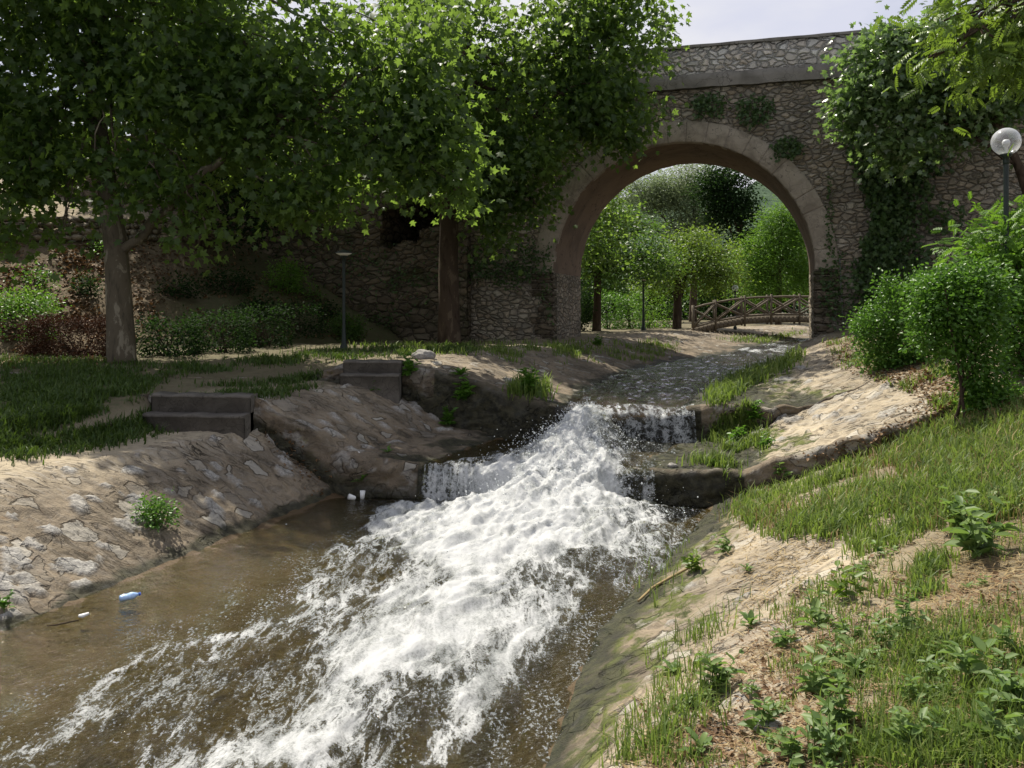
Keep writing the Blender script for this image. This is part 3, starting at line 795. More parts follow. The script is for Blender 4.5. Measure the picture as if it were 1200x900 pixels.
CORE = [(-3, -4.6, .7), (2, -2.4, .7), (4.9, -1.37, .55), (5.4, -.99, .55), (6.8, -.69, .8), (8.6, -.05, 1.2), (10, .25, 1.4), (11.5, .5, 1.05), (13, .95, .74), (14.3, 1.25, .55), (15, 1.35, .5), (16, 1.6, .3)]
LEDG = [(-3, -5.9), (2, -4.6), (5, -3.3), (6.3, -3.05), (7.4, -2.25), (9.5, -2.0), (11.4, -1.75), (12.3, -1.35), (13, -.4), (15, .2), (17, .8)]
def torrent_z(s):
    return np.interp(s, [-3, 2, 4, 6, 8, 9.5, 11, 12, 13, 14.0, 14.6, 15.05, 15.3], [-2.74, -2.71, -2.68, -2.66, -2.64, -2.6, -2.5, -2.29, -1.9, -1.67, -1.66, -1.73, -1.8])
def foam_field(x, y, s, reach='A'):
    xc = ip(CORE, s); w = ip(CORE, s, 2); le = ip(LEDG, s)
    wx = x + .35 * fbm(x * .7, y * .5, 3, 91); d = (wx - xc)
    # coordinates along / across the current
    fa = x * .32 + y * .95; fc = x * .95 - y * .32
    core = np.exp(-(np.abs(d) / w) ** 2.6)
    lace = 1 - np.abs(fbm(fc * 1.6 + .5 * noise2(fa, fc, 4), fa * .8, 4, 17)) * 1.7
    patch = .5 + .5 * fbm(fc * 1.0, fa * .55, 3, 57)
    le2 = le + .3 * fbm(y * .8, x * .3, 3, 71)
    apron = sstep(0, .25, x - le2) * sstep(.35, -.2, d)
    rim = np.exp(-((x - le2 - .12) / .13) ** 2)
    streak = sstep(.25, .6, fbm(fc * 2.6, fa * .35, 3, 29)) * sstep(0, .3, d) * sstep(2.3, .9, d)
    f = core * (.86 + .3 * (patch - .5)) + apron * (.20 + .50 * np.clip(lace, 0, 1) * patch + .12 * sstep(7, 10, s)) + rim * .30 * sstep(12.5, 9, s) + streak * .36
    turb = np.exp(-((s - 11.3) / 1.5) ** 2) * sstep(-2.3, -.9, x + .2) * np.where(s > 11.9, sstep(2.0, 1.2, x) * sstep(-1.2, .3, x - .2 * (s - 12)), sstep(2.6, 1.6, x))
    f = f + .6 * turb
    f = f - .55 * sstep(.75, 0, np.abs(d) / w) * 0
    f = f - core * .42 * sstep(.1, .55, fbm(fc * 1.3, fa * .7, 4, 63))
    f = f + sstep(12.40, 12.28, s) * sstep(11.98, 12.03, s) * (reach == 'B') * (x > -1.3) * (x < .2) * (.22 + .75 * np.abs(noise2(x * 13, s * 0)))
    return np.clip(f, 0, 1.25)

def river(reach, s_rows, n, WLp, WRp, base, mat, m0=.35, m1=.35):
    s = np.asarray(s_rows, float)
    wl = ip(WLp, s) - m0; wr = ip(WRp, s) + m1
    t = np.linspace(0, 1, n)
    X = wl[:, None] * (1 - t) + wr[:, None] * t
    Sg = np.repeat(s[:, None], n, 1); Y = Sg - K * X
    B = base(Sg, X)
    f = foam_field(X, Y, Sg, reach) if reach != 'C' else np.zeros_like(X)
    d = X - ip(CORE, Sg); w = ip(CORE, Sg, 2)
    if reach != 'C':
        Zt = torrent_z(Sg)
        bump_ = np.maximum(Zt - np.maximum(B, -2.9), 0) * np.exp(-(np.abs(d) / (w * .95)) ** 2.2)
        fa = X * .32 + Y * .95; fc = X * .95 - Y * .32
        wild = np.exp(-((Sg - 11.0) / 2.3) ** 2)
        wq = .5 * fbm(X * .9, Y * .9, 2, 99); big = fbm(fc * 1.9 + wq, fa * .55, 4, 101); big2 = fbm(fc * 3.2 + wq, fa * .8, 4, 103); sm = fbm(fc * 7 + 2 * wq, fa * 3.2, 4, 105); tiny = fbm(X * 19, Y * 19, 3, 109)
        fm = np.clip(f, 0, 1)
        ch = (1 - np.abs(big)) ** 2
        Z = np.maximum(B, -2.9) + bump_ * (1 + .12 * sm)
        fk = np.clip(sstep(.55, 1.9, X - ip(WLp, s)[:, None] - .35 * fbm(Y * .6, X * .3, 3, 201)), 0, 1)
        Z += fm * ((.045 + .035 * wild) * (ch - .4) + (.045 + .03 * wild) * big2 + (.010 + .018 * wild) * sm + .005 * tiny) + (1 - fm) * (.003 + fk * .008) * (big + .7 * sm)
        if reach == 'A': Z -= .03 * sstep(11.98, 12.03, Sg)
        else: Z -= .03 * sstep(14.66, 14.72, Sg)
    else:
        fa = X * .32 + Y * .95; fc = X * .95 - Y * .32
        Z = B + .05 * fbm(fc * 2.0, fa * 1.5, 3, 131) + .010 * fbm(X * 6, Y * 6, 2, 133)
        f = .38 * sstep(.3, .7, fbm(fc * 1.1, fa * .5, 4, 141) + .35 * sstep(27, 33, Sg)) * sstep(16, 24, Sg) + .55 * sstep(27, 31, Sg) * sstep(.0, .5, fbm(fc * .9, fa * .5, 3, 151) + .25)
        f = f + sstep(15.6, 15.0, Sg) * (.62 + .35 * noise2(X * 11, Sg * .8)) * sstep(.7, 1.2, X)
        fk = np.ones_like(f) * .7
    V = np.stack([X, Y, Z], -1).reshape(-1, 3)
    o = mesh_np('river_water', V, [grid_faces(len(s), n)], mat, smooth=True, attrs={'foam': f.ravel(), 'fleck': fk.ravel()})
    o['kind'] = 'structure'
    return V, o
river('A', np.concatenate([np.arange(-3, 3.5, .08), np.arange(3.5, 12.16, .026), [12.2, 12.26]]), 260, WL_A, WR_A, lambda s, x: np.full_like(s, W0), MT['water'])
def baseB(s, x):
    return np.interp(s, [12.02, 12.06, 12.15, 12.26, 12.45], [-2.9, -2.72, -2.40, -2.31, -2.275]) + np.where(x < -1.3, -.02, 0)
river('B', np.concatenate([np.arange(12.02, 12.3, .012), np.arange(12.3, 15.0, .024)]), 190, WL_B, WR_B, baseB, MT['water'], .1, .25)
def baseC(s, x):
    z = np.where(s < 15.12, np.interp(s, [14.68, 14.74, 14.85, 14.97, 15.12], [-2.5, -2.2, -1.85, -1.75, -1.72]), zwC(s) + .03)
    return z
river('C', np.concatenate([np.arange(14.68, 15.2, .016), np.arange(15.2, 24, .06), np.arange(24, 45, .12), np.arange(45, 80, 1)]), 110, WL_C, WR_C, baseC, MT['channel'], .15, .25)
# ------------------------------------------------------------------ the stone bridge
OB = np.array([4.84, 24.83, 0.0]); EA = np.array([.957, -.291, 0]); NB = np.array([.291, .957, 0])
def wp(a, b, z):
    a, b, z = np.broadcast_arrays(np.asarray(a, float), np.asarray(b, float), np.asarray(z, float))
    return OB + a[..., None] * EA + b[..., None] * NB + z[..., None] * np.array([0, 0, 1.0])
def onwall(u, v, b=0.0):
    d = np.array([(u - 600) / 1000, 1, (360 - v) / 1000])
    o_ = OB + b * NB
    t = np.dot(o_, NB) / np.dot(d, NB)
    p = d * t
    return np.dot(p - OB, EA), p[2], p
RI, RO, SPR, DEP = 3.75, 4.36, 1.05, 3.9
broot = (float(OB[0]), float(OB[1]), -1.2)
bridge = empty('stone_bridge', broot, 'old rubble stone bridge with one tall round arch over the stream', 'bridge')

def wall_face(name, a0, a1, z0, z1, b, step, mat, parent, loc, cut, amp=.03, topj=0.0, seed=0, back=False):
    aa = np.arange(a0, a1 + step * .5, step); zz = np.linspace(z0, z1, int((z1 - z0) / step) + 1)
    Aq, Zq = np.meshgrid(aa, zz)
    Zp = Zq.copy()
    if topj:
        top = z1 + topj * fbm(aa * .8, aa * 0, 4, seed + 5)
        Zp = z0 + (Zq - z0) * (top[None] - z0) / (z1 - z0)
    off = amp * (1.2 * fbm(Aq * .7, Zp * .7, 3, seed) + .8 * fbm(Aq * 3.2, Zp * 4.5, 3, seed + 2))
    P = wp(Aq, b - off * (1 if not back else -1), Zp)
    ac = .25 * (Aq[:-1, :-1] + Aq[1:, 1:] + Aq[:-1, 1:] + Aq[1:, :-1]); zc = .25 * (Zp[:-1, :-1] + Zp[1:, 1:] + Zp[:-1, 1:] + Zp[1:, :-1])
    keep = ~cut(ac, zc)
    F = grid_faces(*Aq.shape, mask=keep)
    if back: F = F[:, ::-1]
    return mesh_np(name, P.reshape(-1, 3), [F], mat, parent, True, None, loc)
def cut_arch(a, z, r=RO - .12, w=RI + .02):
    return ((z >= SPR) & (a ** 2 + (z - SPR) ** 2 < r * r)) | ((z < SPR) & (np.abs(a) < w))
wall_face('spandrel_wall', -6.6, 22, -2.0, 6.4, 0.0, .09, MT['rubble'], bridge, broot, cut_arch, .03, 0, 3)
wall_face('back_wall', -14, 22, -2.0, 6.4, DEP, .2, MT['rubble'], bridge, broot, cut_arch, .03, 0, 8, back=True)
# arch ring: separate long stones cut into one ring band
def ring_part(b0, b1, name):
    m = MB(); n = 700
    th = np.linspace(0, np.pi, n)
    jit = .012 * fbm(th * 12, th * 0, 3, 4)
    gap = np.abs(((th * 7.3 + .12 * np.sin(th * 5)) % 1) - .5); gap = np.where(gap > .486, -.05, 0) + .012 * noise2(np.floor(th * 7.3 + .5) * 3.7, th * 0, 6)
    prof = [(RI + .0, b0 + .3), (RI + .0, b0 + .03), (RI + .03, b0), (RO - .03, b0), (RO, b0 + .03), (RO, b0 + .3)]
    rows = [wp(-np.cos(th) * (r + jit), b - gap - jit * .5, SPR + np.sin(th) * (r + jit)) for r, b in prof]
    V = np.stack(rows, 0).reshape(-1, 3)
    m.add(V, grid_faces(len(prof), n))
    return m.build(name, MT['ring'], bridge, True, broot)
ring_part(-.05, .25, 'arch_ring')
# intrados: barrel vault above, rubble pier faces below
def barrel():
    n, nd = 90, 24
    th = np.linspace(0, np.pi, n); bb = np.linspace(.0, DEP + .02, nd)
    T, Bq = np.meshgrid(th, bb, indexing='ij')
    r = RI + .004 + .02 * fbm(T * 6, Bq * 1.5, 3, 14)
    V = wp(-np.cos(T) * r, Bq, SPR + np.sin(T) * r).reshape(-1, 3)
    mesh_np('vault', V, [grid_faces(n, nd)], MT['barrel'], bridge, True, None, broot)
    for sgn in (-1, 1):
        zz = np.linspace(-2.2, SPR + .01, 40); Zq, Bq = np.meshgrid(zz, bb, indexing='ij')
        off = .035 * fbm(Zq * 3, Bq * 3, 3, 5 + sgn)
        V = wp(sgn * (RI + off * 1), Bq, Zq).reshape(-1, 3)
        mesh_np('pier', V, [grid_faces(40, nd)], MT['rubble'], bridge, True, None, broot)
barrel()
# corner stones of the piers, big blocks proud of the wall
rng = np.random.default_rng(5)
for sgn in (-1, 1):
    m = MB()
    z = -1.6
    while z < SPR - .1:
        h = rng.uniform(.16, .34); w = rng.uniform(.35, .75)
        h = min(h, SPR - .02 - z)
        c = wp(sgn * (RI + w / 2 - .03), .16, z + h / 2)
        m.box(c, (w, .44, h - .03), np.stack([EA, NB, [0, 0, 1]], 1), rng.uniform())
        z += h
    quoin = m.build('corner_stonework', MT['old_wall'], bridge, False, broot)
    bv_ = quoin.modifiers.new('b', 'BEVEL'); bv_.width = .035; bv_.segments = 2
# ledge, parapet, coping, deck
def long_block(name, a0, a1, b0, b1, z0, z1, mat, n=300, wav=.01, seed=0):
    a = np.linspace(a0, a1, n)
    w1 = wav * fbm(a * 1.7, a * 0, 4, seed); w2 = wav * fbm(a * 1.3, a * 0 + 9, 4, seed + 1)
    prof = [(b1, z0), (b0, z0), (b0, z1), (b1, z1)]
    rows = [wp(a, b0 + w2, z0 + w1 * 1.6), wp(a, b0 + w2, (z0 + z1) / 2 + w1 * .5), wp(a, b0 + w2, z1 + w2), wp(a, b1 + w1, z1 + w2), wp(a, b1 + w1, z0 + w1), wp(a, b0 + w2, z0 + w1 * 1.6)]
    m = MB().add(np.stack(rows, 0).reshape(-1, 3), grid_faces(len(rows), n))
    return m.build(name, mat, bridge, False, broot)
long_block('ledge', -14, 22, -.20, .02, 6.30, 6.70, MT['ledge'], 400, .018, 3)
long_block('parapet', -14, 22, -.02, .36, 6.70, 7.50, MT['parapet'], 400, .006, 5)
long_block('coping', -14, 22, -.07, .41, 7.50, 7.58, MT['ledge'], 400, .012, 7)
long_block('parapet', -14, 22, DEP - .36, DEP + .02, 6.402, 7.45, MT['parapet'], 60, .006, 9)
long_block('road_deck', -14, 22, .362, DEP - .362, 6.3, 6.8, MT['ledge'], 60, .006, 11)

# the ruined wall left of the bridge with the dark hole
ha, hz_, _p = onwall(478, 259, -.3)
rwl = wp(-12, -.3, -1.0)
rw = empty('ruined_wall', tuple(rwl), 'shaded crumbling rubble wall with a ragged dark hole behind the trees', 'wall')
def hole_r(ang): return .80 + .22 * np.sin(ang * 2 + .6) + .14 * np.sin(ang * 5 + 1)
def cut_hole(a, z):
    ang = np.arctan2(z - hz_, a - ha)
    return np.hypot((a - ha) / 1.05, z - hz_) < hole_r(ang)
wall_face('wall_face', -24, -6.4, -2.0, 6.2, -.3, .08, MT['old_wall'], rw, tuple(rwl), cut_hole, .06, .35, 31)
th = np.linspace(0, 2 * np.pi, 40); rows = []
for kq, (b, s_) in enumerate([(-.34, 1.04), (.3, 1.0), (1.2, .95), (2.6, .9)]):
    rr = hole_r(th) * s_
    rows.append(wp(ha + np.cos(th) * rr * 1.05, b, hz_ + np.sin(th) * rr))
V = np.concatenate(rows + [wp(ha, 2.6, hz_)[None]])
tri = [[3 * 40 + i, 3 * 40 + i + 1, 160] for i in range(39)]
mesh_np('hollow', V, [grid_faces(4, 40), np.array(tri)], MT['old_wall'], rw, True, None, tuple(rwl))
m = MB()
m.add(np.concatenate([wp(np.array([-6.4, -6.4]), np.array([-.3, .1]), -2.0), wp(np.array([-6.4, -6.4]), np.array([-.3, .1]), 6.2)]), [[0, 1, 3, 2]])
m.build('wall_end', MT['old_wall'], rw, False, tuple(rwl))

# the dry stone terrace wall on the embankment: rounded stones in courses
def dry_wall():
    rng = np.random.default_rng(12)
    p0, p1 = hit(2, 284)[0], hit(322, 284)[0]
    ps = [hit(u, 282)[0] for u in np.linspace(-60, 318, 90)]
    P = np.array([tuple(p) for p in ps if p is not None])
    P = arc(P[np.argsort(P[:, 0])], 60)
    for i in range(8): P[1:-1] = .25 * P[:-2] + .5 * P[1:-1] + .25 * P[2:]
    m = MB()
    bmx = bmesh.new(); bmesh.ops.create_icosphere(bmx, subdivisions=2, radius=1.0)
    SV = np.array([v.co[:] for v in bmx.verts]); SF = np.array([[v.index for v in f.verts] for f in bmx.faces]); bmx.free()
    d = np.concatenate([[0], np.cumsum(np.linalg.norm(np.diff(P, axis=0), axis=1))])
    for c in range(4):
        q = rng.uniform(0, .2)
        while q < d[-1]:
            w = rng.uniform(.2, .42)
            x, y, z = [np.interp(q + w / 2, d, P[:, i]) for i in range(3)]
            r = np.array([w / 2 * 1.02, .2, .105])
            vv = SV * (1 + .18 * noise2(SV[:, 0] * 1.6 + q, SV[:, 2] * 1.6 + c * 3 + SV[:, 1], 4)[:, None])
            vv = np.sign(vv) * np.abs(vv) ** .75 * r
            m.add(vv + [x, y + .05 * c, z + .07 + c * .185 + rng.uniform(-.015, .015)], None, SF, rng.uniform())
            q += w
    o = m.build('dry_stone_wall', MT['dry_wall'], None, True, tuple(P[30]))
    tag(o, 'low dry stone terrace wall of rounded stones across the shaded earth embankment', 'wall')
dry_wall()

# ------------------------------------------------------------------ leaves
def tmpl_maple():
    r = [(.16, .02), (.44, .10), (.24, .30), (.54, .56), (.20, .60)]
    out = [(0, 0)] + r + [(0, 1)] + [(-x, y) for x, y in r[::-1]]
    P = np.array([(0, .34)] + out)
    z = -.22 * np.abs(P[:, 0]) - .16 * P[:, 1] ** 2
    n = len(out)
    F = np.array([[0, 1 + i, 1 + (i + 1) % n] for i in range(n)])
    return np.column_stack([P, z]), F
def tmpl_oval(w=.3, fold=.10):
    P = np.array([(0, 0, 0), (w, .30, fold), (w * .85, .68, fold), (0, 1, -.08), (-w * .85, .68, fold), (-w, .30, fold)])
    return P, np.array([[0, 1, 2, 3], [0, 3, 4, 5]])
def tmpl_kite(w=.34):
    P = np.array([(0, 0, 0), (w, .45, .1), (0, 1, -.06), (-w, .45, .1)])
    return P, np.array([[0, 1, 2], [0, 2, 3]])
def tmpl_pinnate(n=6, w=.11):
    V, F = [], []
    def lf(bx, by, dx, dy, L):
        k_ = len(V); nx, ny = -dy, dx
        V.extend([(bx, by, 0), (bx + dx * L * .45 + nx * w * L * 2.2, by + dy * L * .45 + ny * w * L * 2.2, .03), (bx + dx * L, by + dy * L, -.06), (bx + dx * L * .45 - nx * w * L * 2.2, by + dy * L * .45 - ny * w * L * 2.2, .03)])
        F.extend([[k_, k_ + 1, k_ + 2], [k_, k_ + 2, k_ + 3]])
    for i in range(n):
        y = .18 + .72 * i / n
        L = .30 * (1 - .35 * abs(i / n - .4))
        for sg in (-1, 1): lf(0, y, sg * .82, .57, L)
    lf(0, .9, 0, 1, .26)
    P = np.array(V); P[:, 2] -= .18 * P[:, 1] ** 2
    return P, np.array(F)
TM = {'maple': tmpl_maple(), 'oval': tmpl_oval(), 'kite': tmpl_kite(), 'pinnate': tmpl_pinnate(), 'narrow': tmpl_oval(.13, .05)}

def leaf_mesh(name, Pn, size, tmpl, mat, parent=None, loc=None, rng=None, up=1.0, droop=.35, outward=None, tone=None, nbias=None):
    P, F = TM[tmpl]
    n = len(Pn)
    rng = rng or np.random.default_rng(1)
    d = rng.normal(size=(n, 3)); d[:, 2] = d[:, 2] * .5 - droop
    if outward is not None: d += outward * 1.1
    d /= np.linalg.norm(d, axis=1, keepdims=True)
    nn = rng.normal(size=(n, 3)) * .75; nn[:, 2] += up
    if nbias is not None: nn += nbias
    nn -= d * np.sum(nn * d, 1, keepdims=True); nn /= np.maximum(np.linalg.norm(nn, axis=1, keepdims=True), 1e-6)
    sd = np.cross(d, nn)
    size = np.broadcast_to(size, (n,))[:, None, None]
    V = Pn[:, None, :] + size * (P[None, :, 0:1] * sd[:, None] + P[None, :, 1:2] * d[:, None] + P[None, :, 2:3] * nn[:, None])
    k_ = len(P)
    Fq = (F[None] + (np.arange(n) * k_)[:, None, None]).reshape(-1, F.shape[1])
    if tone is None: tone = np.clip(rng.normal(.45, .22, n), 0, 1)
    return mesh_np(name, V.reshape(-1, 3), [Fq], mat, parent, False, {'tone': np.repeat(tone, k_)}, loc)

def lobes_points(lobes, rng, per=26, spread=.34, shell=.55):
    """clusters of leaves through ellipsoid lobes; returns points, outward vectors, cluster tone, cluster centres"""
    P, O, T, CC = [], [], [], []
    for (cx, cy, cz, rx, ry, rz, n) in lobes:
        u = rng.normal(size=(n, 3)); u /= np.linalg.norm(u, axis=1, keepdims=True)
        r = (rng.uniform(0, 1, n) ** (1 - shell)).clip(.15, 1)
        lump = 1 + .22 * noise2(u[:, 0] * 2 + cx, u[:, 2] * 2 + u[:, 1] * 1.5 + cy, 8)
        c = np.array([cx, cy, cz]) + u * (r * lump)[:, None] * np.array([rx, ry, rz])
        t0 = np.clip(rng.normal(.45, .16, n), 0, 1)
        for i in range(n):
            m_ = max(3, int(rng.normal(per, per * .3)))
            q = rng.normal(size=(m_, 3)) * spread * np.array([1, 1, .8]) * rng.uniform(.65, 1.35)
            q[:, 2] -= .35 * np.abs(q[:, 0] + q[:, 1])
            P.append(c[i] + q); T.append(np.clip(t0[i] + rng.normal(0, .14, m_), 0, 1))
            oo = q * np.array([1, 1, .4]); O.append(oo / np.maximum(np.linalg.norm(oo, axis=1, keepdims=True), 1e-3))
        CC.append(c)
    return np.concatenate(P), np.concatenate(O), np.concatenate(T), CC

def wiggle(a, b, n, amp, rng):
    a = np.array(a, float); b = np.array(b, float)
    t = np.linspace(0, 1, n)[:, None]
    off = np.cumsum(rng.normal(size=(n, 3)), 0) * amp / math.sqrt(n)
    off = off - t * off[-1] - (1 - t) * off[0]
    return a + (b - a) * t + off + np.array([0, 0, 1]) * (np.sin(t * np.pi) * .08 * np.linalg.norm(b - a))

def tree(name, base, trunk_pts, trunk_r, lobes, leaf, size, tmpl, bark, label, group=None, cat='tree', seed=1, per=26, spread=.34, limbs=3, shell=.55, up=1.0, droop=.35, limb_r=.09, limb_from=.55):
    rng = np.random.default_rng(seed)
    t = empty(name, tuple(base), label, cat, group)
    P, O, T, CC = lobes_points(lobes, rng, per, spread, shell)
    m = MB()
    tp = np.array(trunk_pts, float)
    tps = arc(tp, 26)
    for i in range(3): tps[1:-1] = .25 * tps[:-2] + .5 * tps[1:-1] + .25 * tps[2:]
    rr = np.interp(np.linspace(0, 1, 26), np.linspace(0, 1, len(trunk_r)), trunk_r)
    m.tube(tps, rr, 18, True, .12, seed)
    for (lb, cs) in zip(lobes, CC):
        i0 = rng.integers(int(26 * limb_from), 25)
        mid = np.array(lb[:3]) - np.array([0, 0, lb[5] * .25])
        L = wiggle(tps[i0], mid, 12, .25, rng)
        r0 = min(rr[i0] * .7, limb_r)
        m.tube(L, np.linspace(r0, r0 * .35, 12), 8, False, .1, seed)
        for q in range(limbs):
            e = cs[rng.integers(0, len(cs))]
            st = L[rng.integers(5, 12)]
            m.tube(wiggle(st, e, 8, .15, rng), np.linspace(r0 * .38, .012, 8), 5, False)
    m.build('trunk', bark, t, True, tuple(base))
    leaf_mesh('crown', P, size * rng.uniform(.65, 1.15, len(P)), tmpl, leaf, t, tuple(base), rng, up, droop, O, T)
    return t

# tall plane tree on the left lawn, one long limb reaching towards the stream
zb = ground(-8.2, 18.0)
tree('plane_tree', (-8.2, 18, zb), [(-8.2, 18, zb - .3), (-8.24, 18, zb + .25), (-8.3, 18, 0.6), (-8.5, 18, 2.4), (-8.8, 17.9, 4.5), (-8.9, 18.0, 7.2)], [.31, .265, .225, .19, .165, .14, .07], [
    (-8.3, 19.9, 6.2, 3.6, 1.8, 2.4, 190), (-10.9, 19.2, 3.7, 2.0, 1.4, 1.4, 75), (-6.8, 19.6, 4.3, 2.0, 1.5, 1.5, 85), (-10.7, 17.2, 4.3, 1.6, 1.2, 1.5, 100), (-6.4, 17.0, 4.5, 1.5, 1.2, 1.5, 95),
    (-11.2, 16.6, 6.6, 3.0, 1.6, 1.6, 170), (-7.2, 16.2, 7.0, 2.8, 1.5, 1.5, 160), (-14, 16.5, 4.4, 2.2, 1.8, 2.4, 120), (-9.9, 17.2, 2.5, 1.1, .9, .6, 22), (-7.0, 17.2, 2.5, .9, .8, .6, 18), (-6.2, 17.3, 1.7, .5, .5, .45, 7), (-10.5, 17.4, 1.6, .7, .5, .35, 9), (-9.3, 17.6, 1.5, .3, .3, .25, 3),  # first three lobes, mostly out of frame, added to shade the lawn
    (-9.5, 19.5, 8.8, 4.0, 3.0, 1.2, 210), (-12.5, 18.0, 8.0, 2.6, 2.2, 1.2, 110), (-6.5, 18.2, 8.9, 2.2, 1.8, 1.0, 90),  # unseen lobes above the frame, added to shade the left of the crown
    (-8.6, 17.1, 5.0, 1.4, .6, 1.5, 62), (-8.1, 17.2, 3.0, .9, .4, .6, 16), (-9.4, 17.3, 3.4, .8, .5, .7, 22),
    (-5.2, 17.3, 4.2, 1.3, 1.1, 1.5, 60), (-3.7, 17.0, 4.9, 1.8, 1.1, 1.8, 72), (-2.0, 17.0, 4.8, 1.3, .9, 1.6, 62), (-2.9, 16.8, 3.4, 1.4, .8, .9, 44), (-1.5, 17.0, 3.4, .8, .8, .8, 30), (-3.9, 17.2, 2.6, 1.0, .9, .7, 30), (-2.0, 17.0, 2.7, .5, .5, .4, 8), (-4.6, 17.3, 2.2, .7, .6, .5, 14), (-1.1, 17.1, 2.5, .35, .35, .4, 6)],
    MT['plane_leaf'], .19, 'maple', MT['plane_bark'], 'tall plane tree with pale mottled trunk on the shaded left lawn', seed=3, limb_r=.05, limbs=3, limb_from=.7, up=.5, droop=.8, spread=.27)
lt = bpy.data.objects['plane_tree']
m = MB(); lp = arc(np.array([(-8.33, 18, .95), (-7.3, 17.8, 2.0), (-6.3, 17.5, 2.85), (-4.6, 17.2, 3.9), (-2.6, 17, 4.8)]), 24); lp[1:-1] += .05 * np.random.default_rng(4).normal(size=(22, 3))
m.tube(lp, np.linspace(.11, .035, 24), 9, True, .1)
for q, e in enumerate([(-2.0, 17, 4.2), (-3.6, 16.9, 3.2), (-1.6, 17, 3.4), (-3.8, 17.1, 2.7), (-5.1, 17.3, 4.5), (-3.0, 16.9, 5.4)]):
    m.tube(wiggle(lp[10 + 2 * q], e, 8, .12, np.random.default_rng(q)), np.linspace(.035, .012, 8), 6, False)
m.build('limb', MT['plane_bark'], lt, True, (-8.2, 18, zb))

# plane tree against the bridge
tree('plane_tree', (-1.75, 24.0, ground(-1.75, 24)), [(-1.75, 24, ground(-1.75, 24) - .3), (-1.78, 24, -.6), (-1.8, 24, 1.2), (-1.75, 24, 3), (-1.6, 23.8, 5.2), (-1.2, 23.5, 7.6)], [.36, .28, .26, .24, .2, .09], [
    (-2.2, 23.6, 6.8, 2.6, 2.2, 2.4, 200), (.7, 23.2, 6.4, 2.2, 1.8, 2.3, 180), (2.3, 22.6, 7.4, 1.9, 1.7, 2.0, 160), (2.5, 22.6, 5.3, 1.5, 1.2, .95, 85), (.3, 22.6, 4.1, 1.3, 1.1, .9, 66),
    (-.7, 22.8, 3.2, 1.1, .9, .8, 40), (-3.6, 23.2, 4.9, 1.7, 1.4, 1.2, 80), (-2.8, 22.6, 3.5, .6, .6, .5, 12), (3.1, 22.6, 4.5, .6, .6, .35, 8), (.6, 22.6, 2.9, .5, .5, .4, 7), (-.5, 22.8, 2.1, .5, .4, .4, 8), (-5.2, 23.4, 5.2, 1.7, 1.4, 1.4, 90)],
    MT['plane_leaf'], .19, 'maple', MT['dark_bark'], 'plane tree with dark straight trunk standing against the bridge wall', seed=8, limbs=4, up=.5, droop=.8, spread=.27)
# dark multi-stem tree on the embankment
bp = hit(228, 292)[0]
bt = tree('shrubby_tree', tuple(bp), [tuple(bp - Vector((0, 0, .2))), tuple(bp + Vector((-.1, 0, .9))), tuple(bp + Vector((-.3, 0, 2.2)))], [.16, .12, .05], [
    (bp.x - .2, bp.y, bp.z + 2.6, 2.0, 1.4, 1.2, 130), (bp.x + 1.6, bp.y - .2, bp.z + 1.5, 1.1, .9, 1.3, 80), (bp.x + .7, bp.y, bp.z + 3.6, 2.2, 1.5, 1.2, 120)],
    MT['deep_leaf'], .13, 'oval', MT['dark_bark'], 'dark many-stemmed tree on the earth embankment behind the mottled trunk', seed=21)
m = MB(); r_ = np.random.default_rng(2)
for q in range(7):
    m.tube(wiggle(tuple(bp + Vector((r_.uniform(-.2, .2), 0, -.1))), tuple(bp + Vector((r_.uniform(-1.1, 1.0), r_.uniform(-.3, .3), r_.uniform(1.5, 2.3)))), 9, .1, r_), np.linspace(.07, .03, 9), 7, False)
m.build('stem', MT['dark_bark'], bt, True, tuple(bp))
# trees on the terrace behind
for i, (x, y, h, r, lab) in enumerate([(-22, 27, 8, 3.4, 'leafy tree at the far left edge above the terrace wall'), (-11.5, 31, 9, 3.8, 'tall leafy tree on the terrace behind the mottled trunk'),
                                       (-6.0, 33, 10, 4.0, 'tall leafy tree rising behind the ruined wall'), (0.5, 34.5, 10.5, 3.6, 'tall leafy tree rising behind the bridge parapet')]):
    g_ = ground(x, y)
    tree('broadleaf_tree', (x, y, g_), [(x, y, g_ - .3), (x + .1, y, g_ + h * .3), (x - .1, y, g_ + h * .75)], [.3, .22, .08], [
        (x, y, g_ + h * .62, r, r * .8, h * .30, 240), (x - r * .5, y - .6, g_ + h * .4, r * .6, r * .5, h * .2, 90), (x + r * .55, y - .6, g_ + h * .42, r * .6, r * .5, h * .2, 90), (x, y, g_ + h * .86, r * .7, r * .6, h * .16, 90)],
        MT['plane_leaf'], .2, 'oval', MT['dark_bark'], lab, 'trees beyond the terrace and bridge', seed=30 + i, per=24, spread=.42, limbs=2)

# ------------------------------------------------------------------ beyond the arch
def T_at(u, v, y):
    return np.array([(u - 600) / 1000 * y, y, (360 - v) / 1000 * y])
def arch_tree(name, ub, yb, lobes_px, leaf, size, tmpl, label, seed, trunk_r=.16, per=22, spread=.3, fork=.35, bark='dark_bark', **kw):
    x = (ub - 600) / 1000 * yb; z = ground(x, yb)
    lobes = []
    for (u, v, ru, rv, n, dy) in lobes_px:
        p = T_at(u, v, yb + dy); sc = (yb + dy) / 1000
        lobes.append((p[0], p[1], p[2], ru * sc, ru * sc * .8, rv * sc, n))
    top = max(l[2] for l in lobes)
    return tree(name, (x, yb, z), [(x, yb, z - .3), (x + .05, yb, z + (top - z) * fork), (x + .1, yb, z + (top - z) * .8)], [trunk_r, trunk_r * .75, trunk_r * .35], lobes, MT[leaf], size, tmpl, MT[bark], label, seed=seed, per=per, spread=spread, **kw)
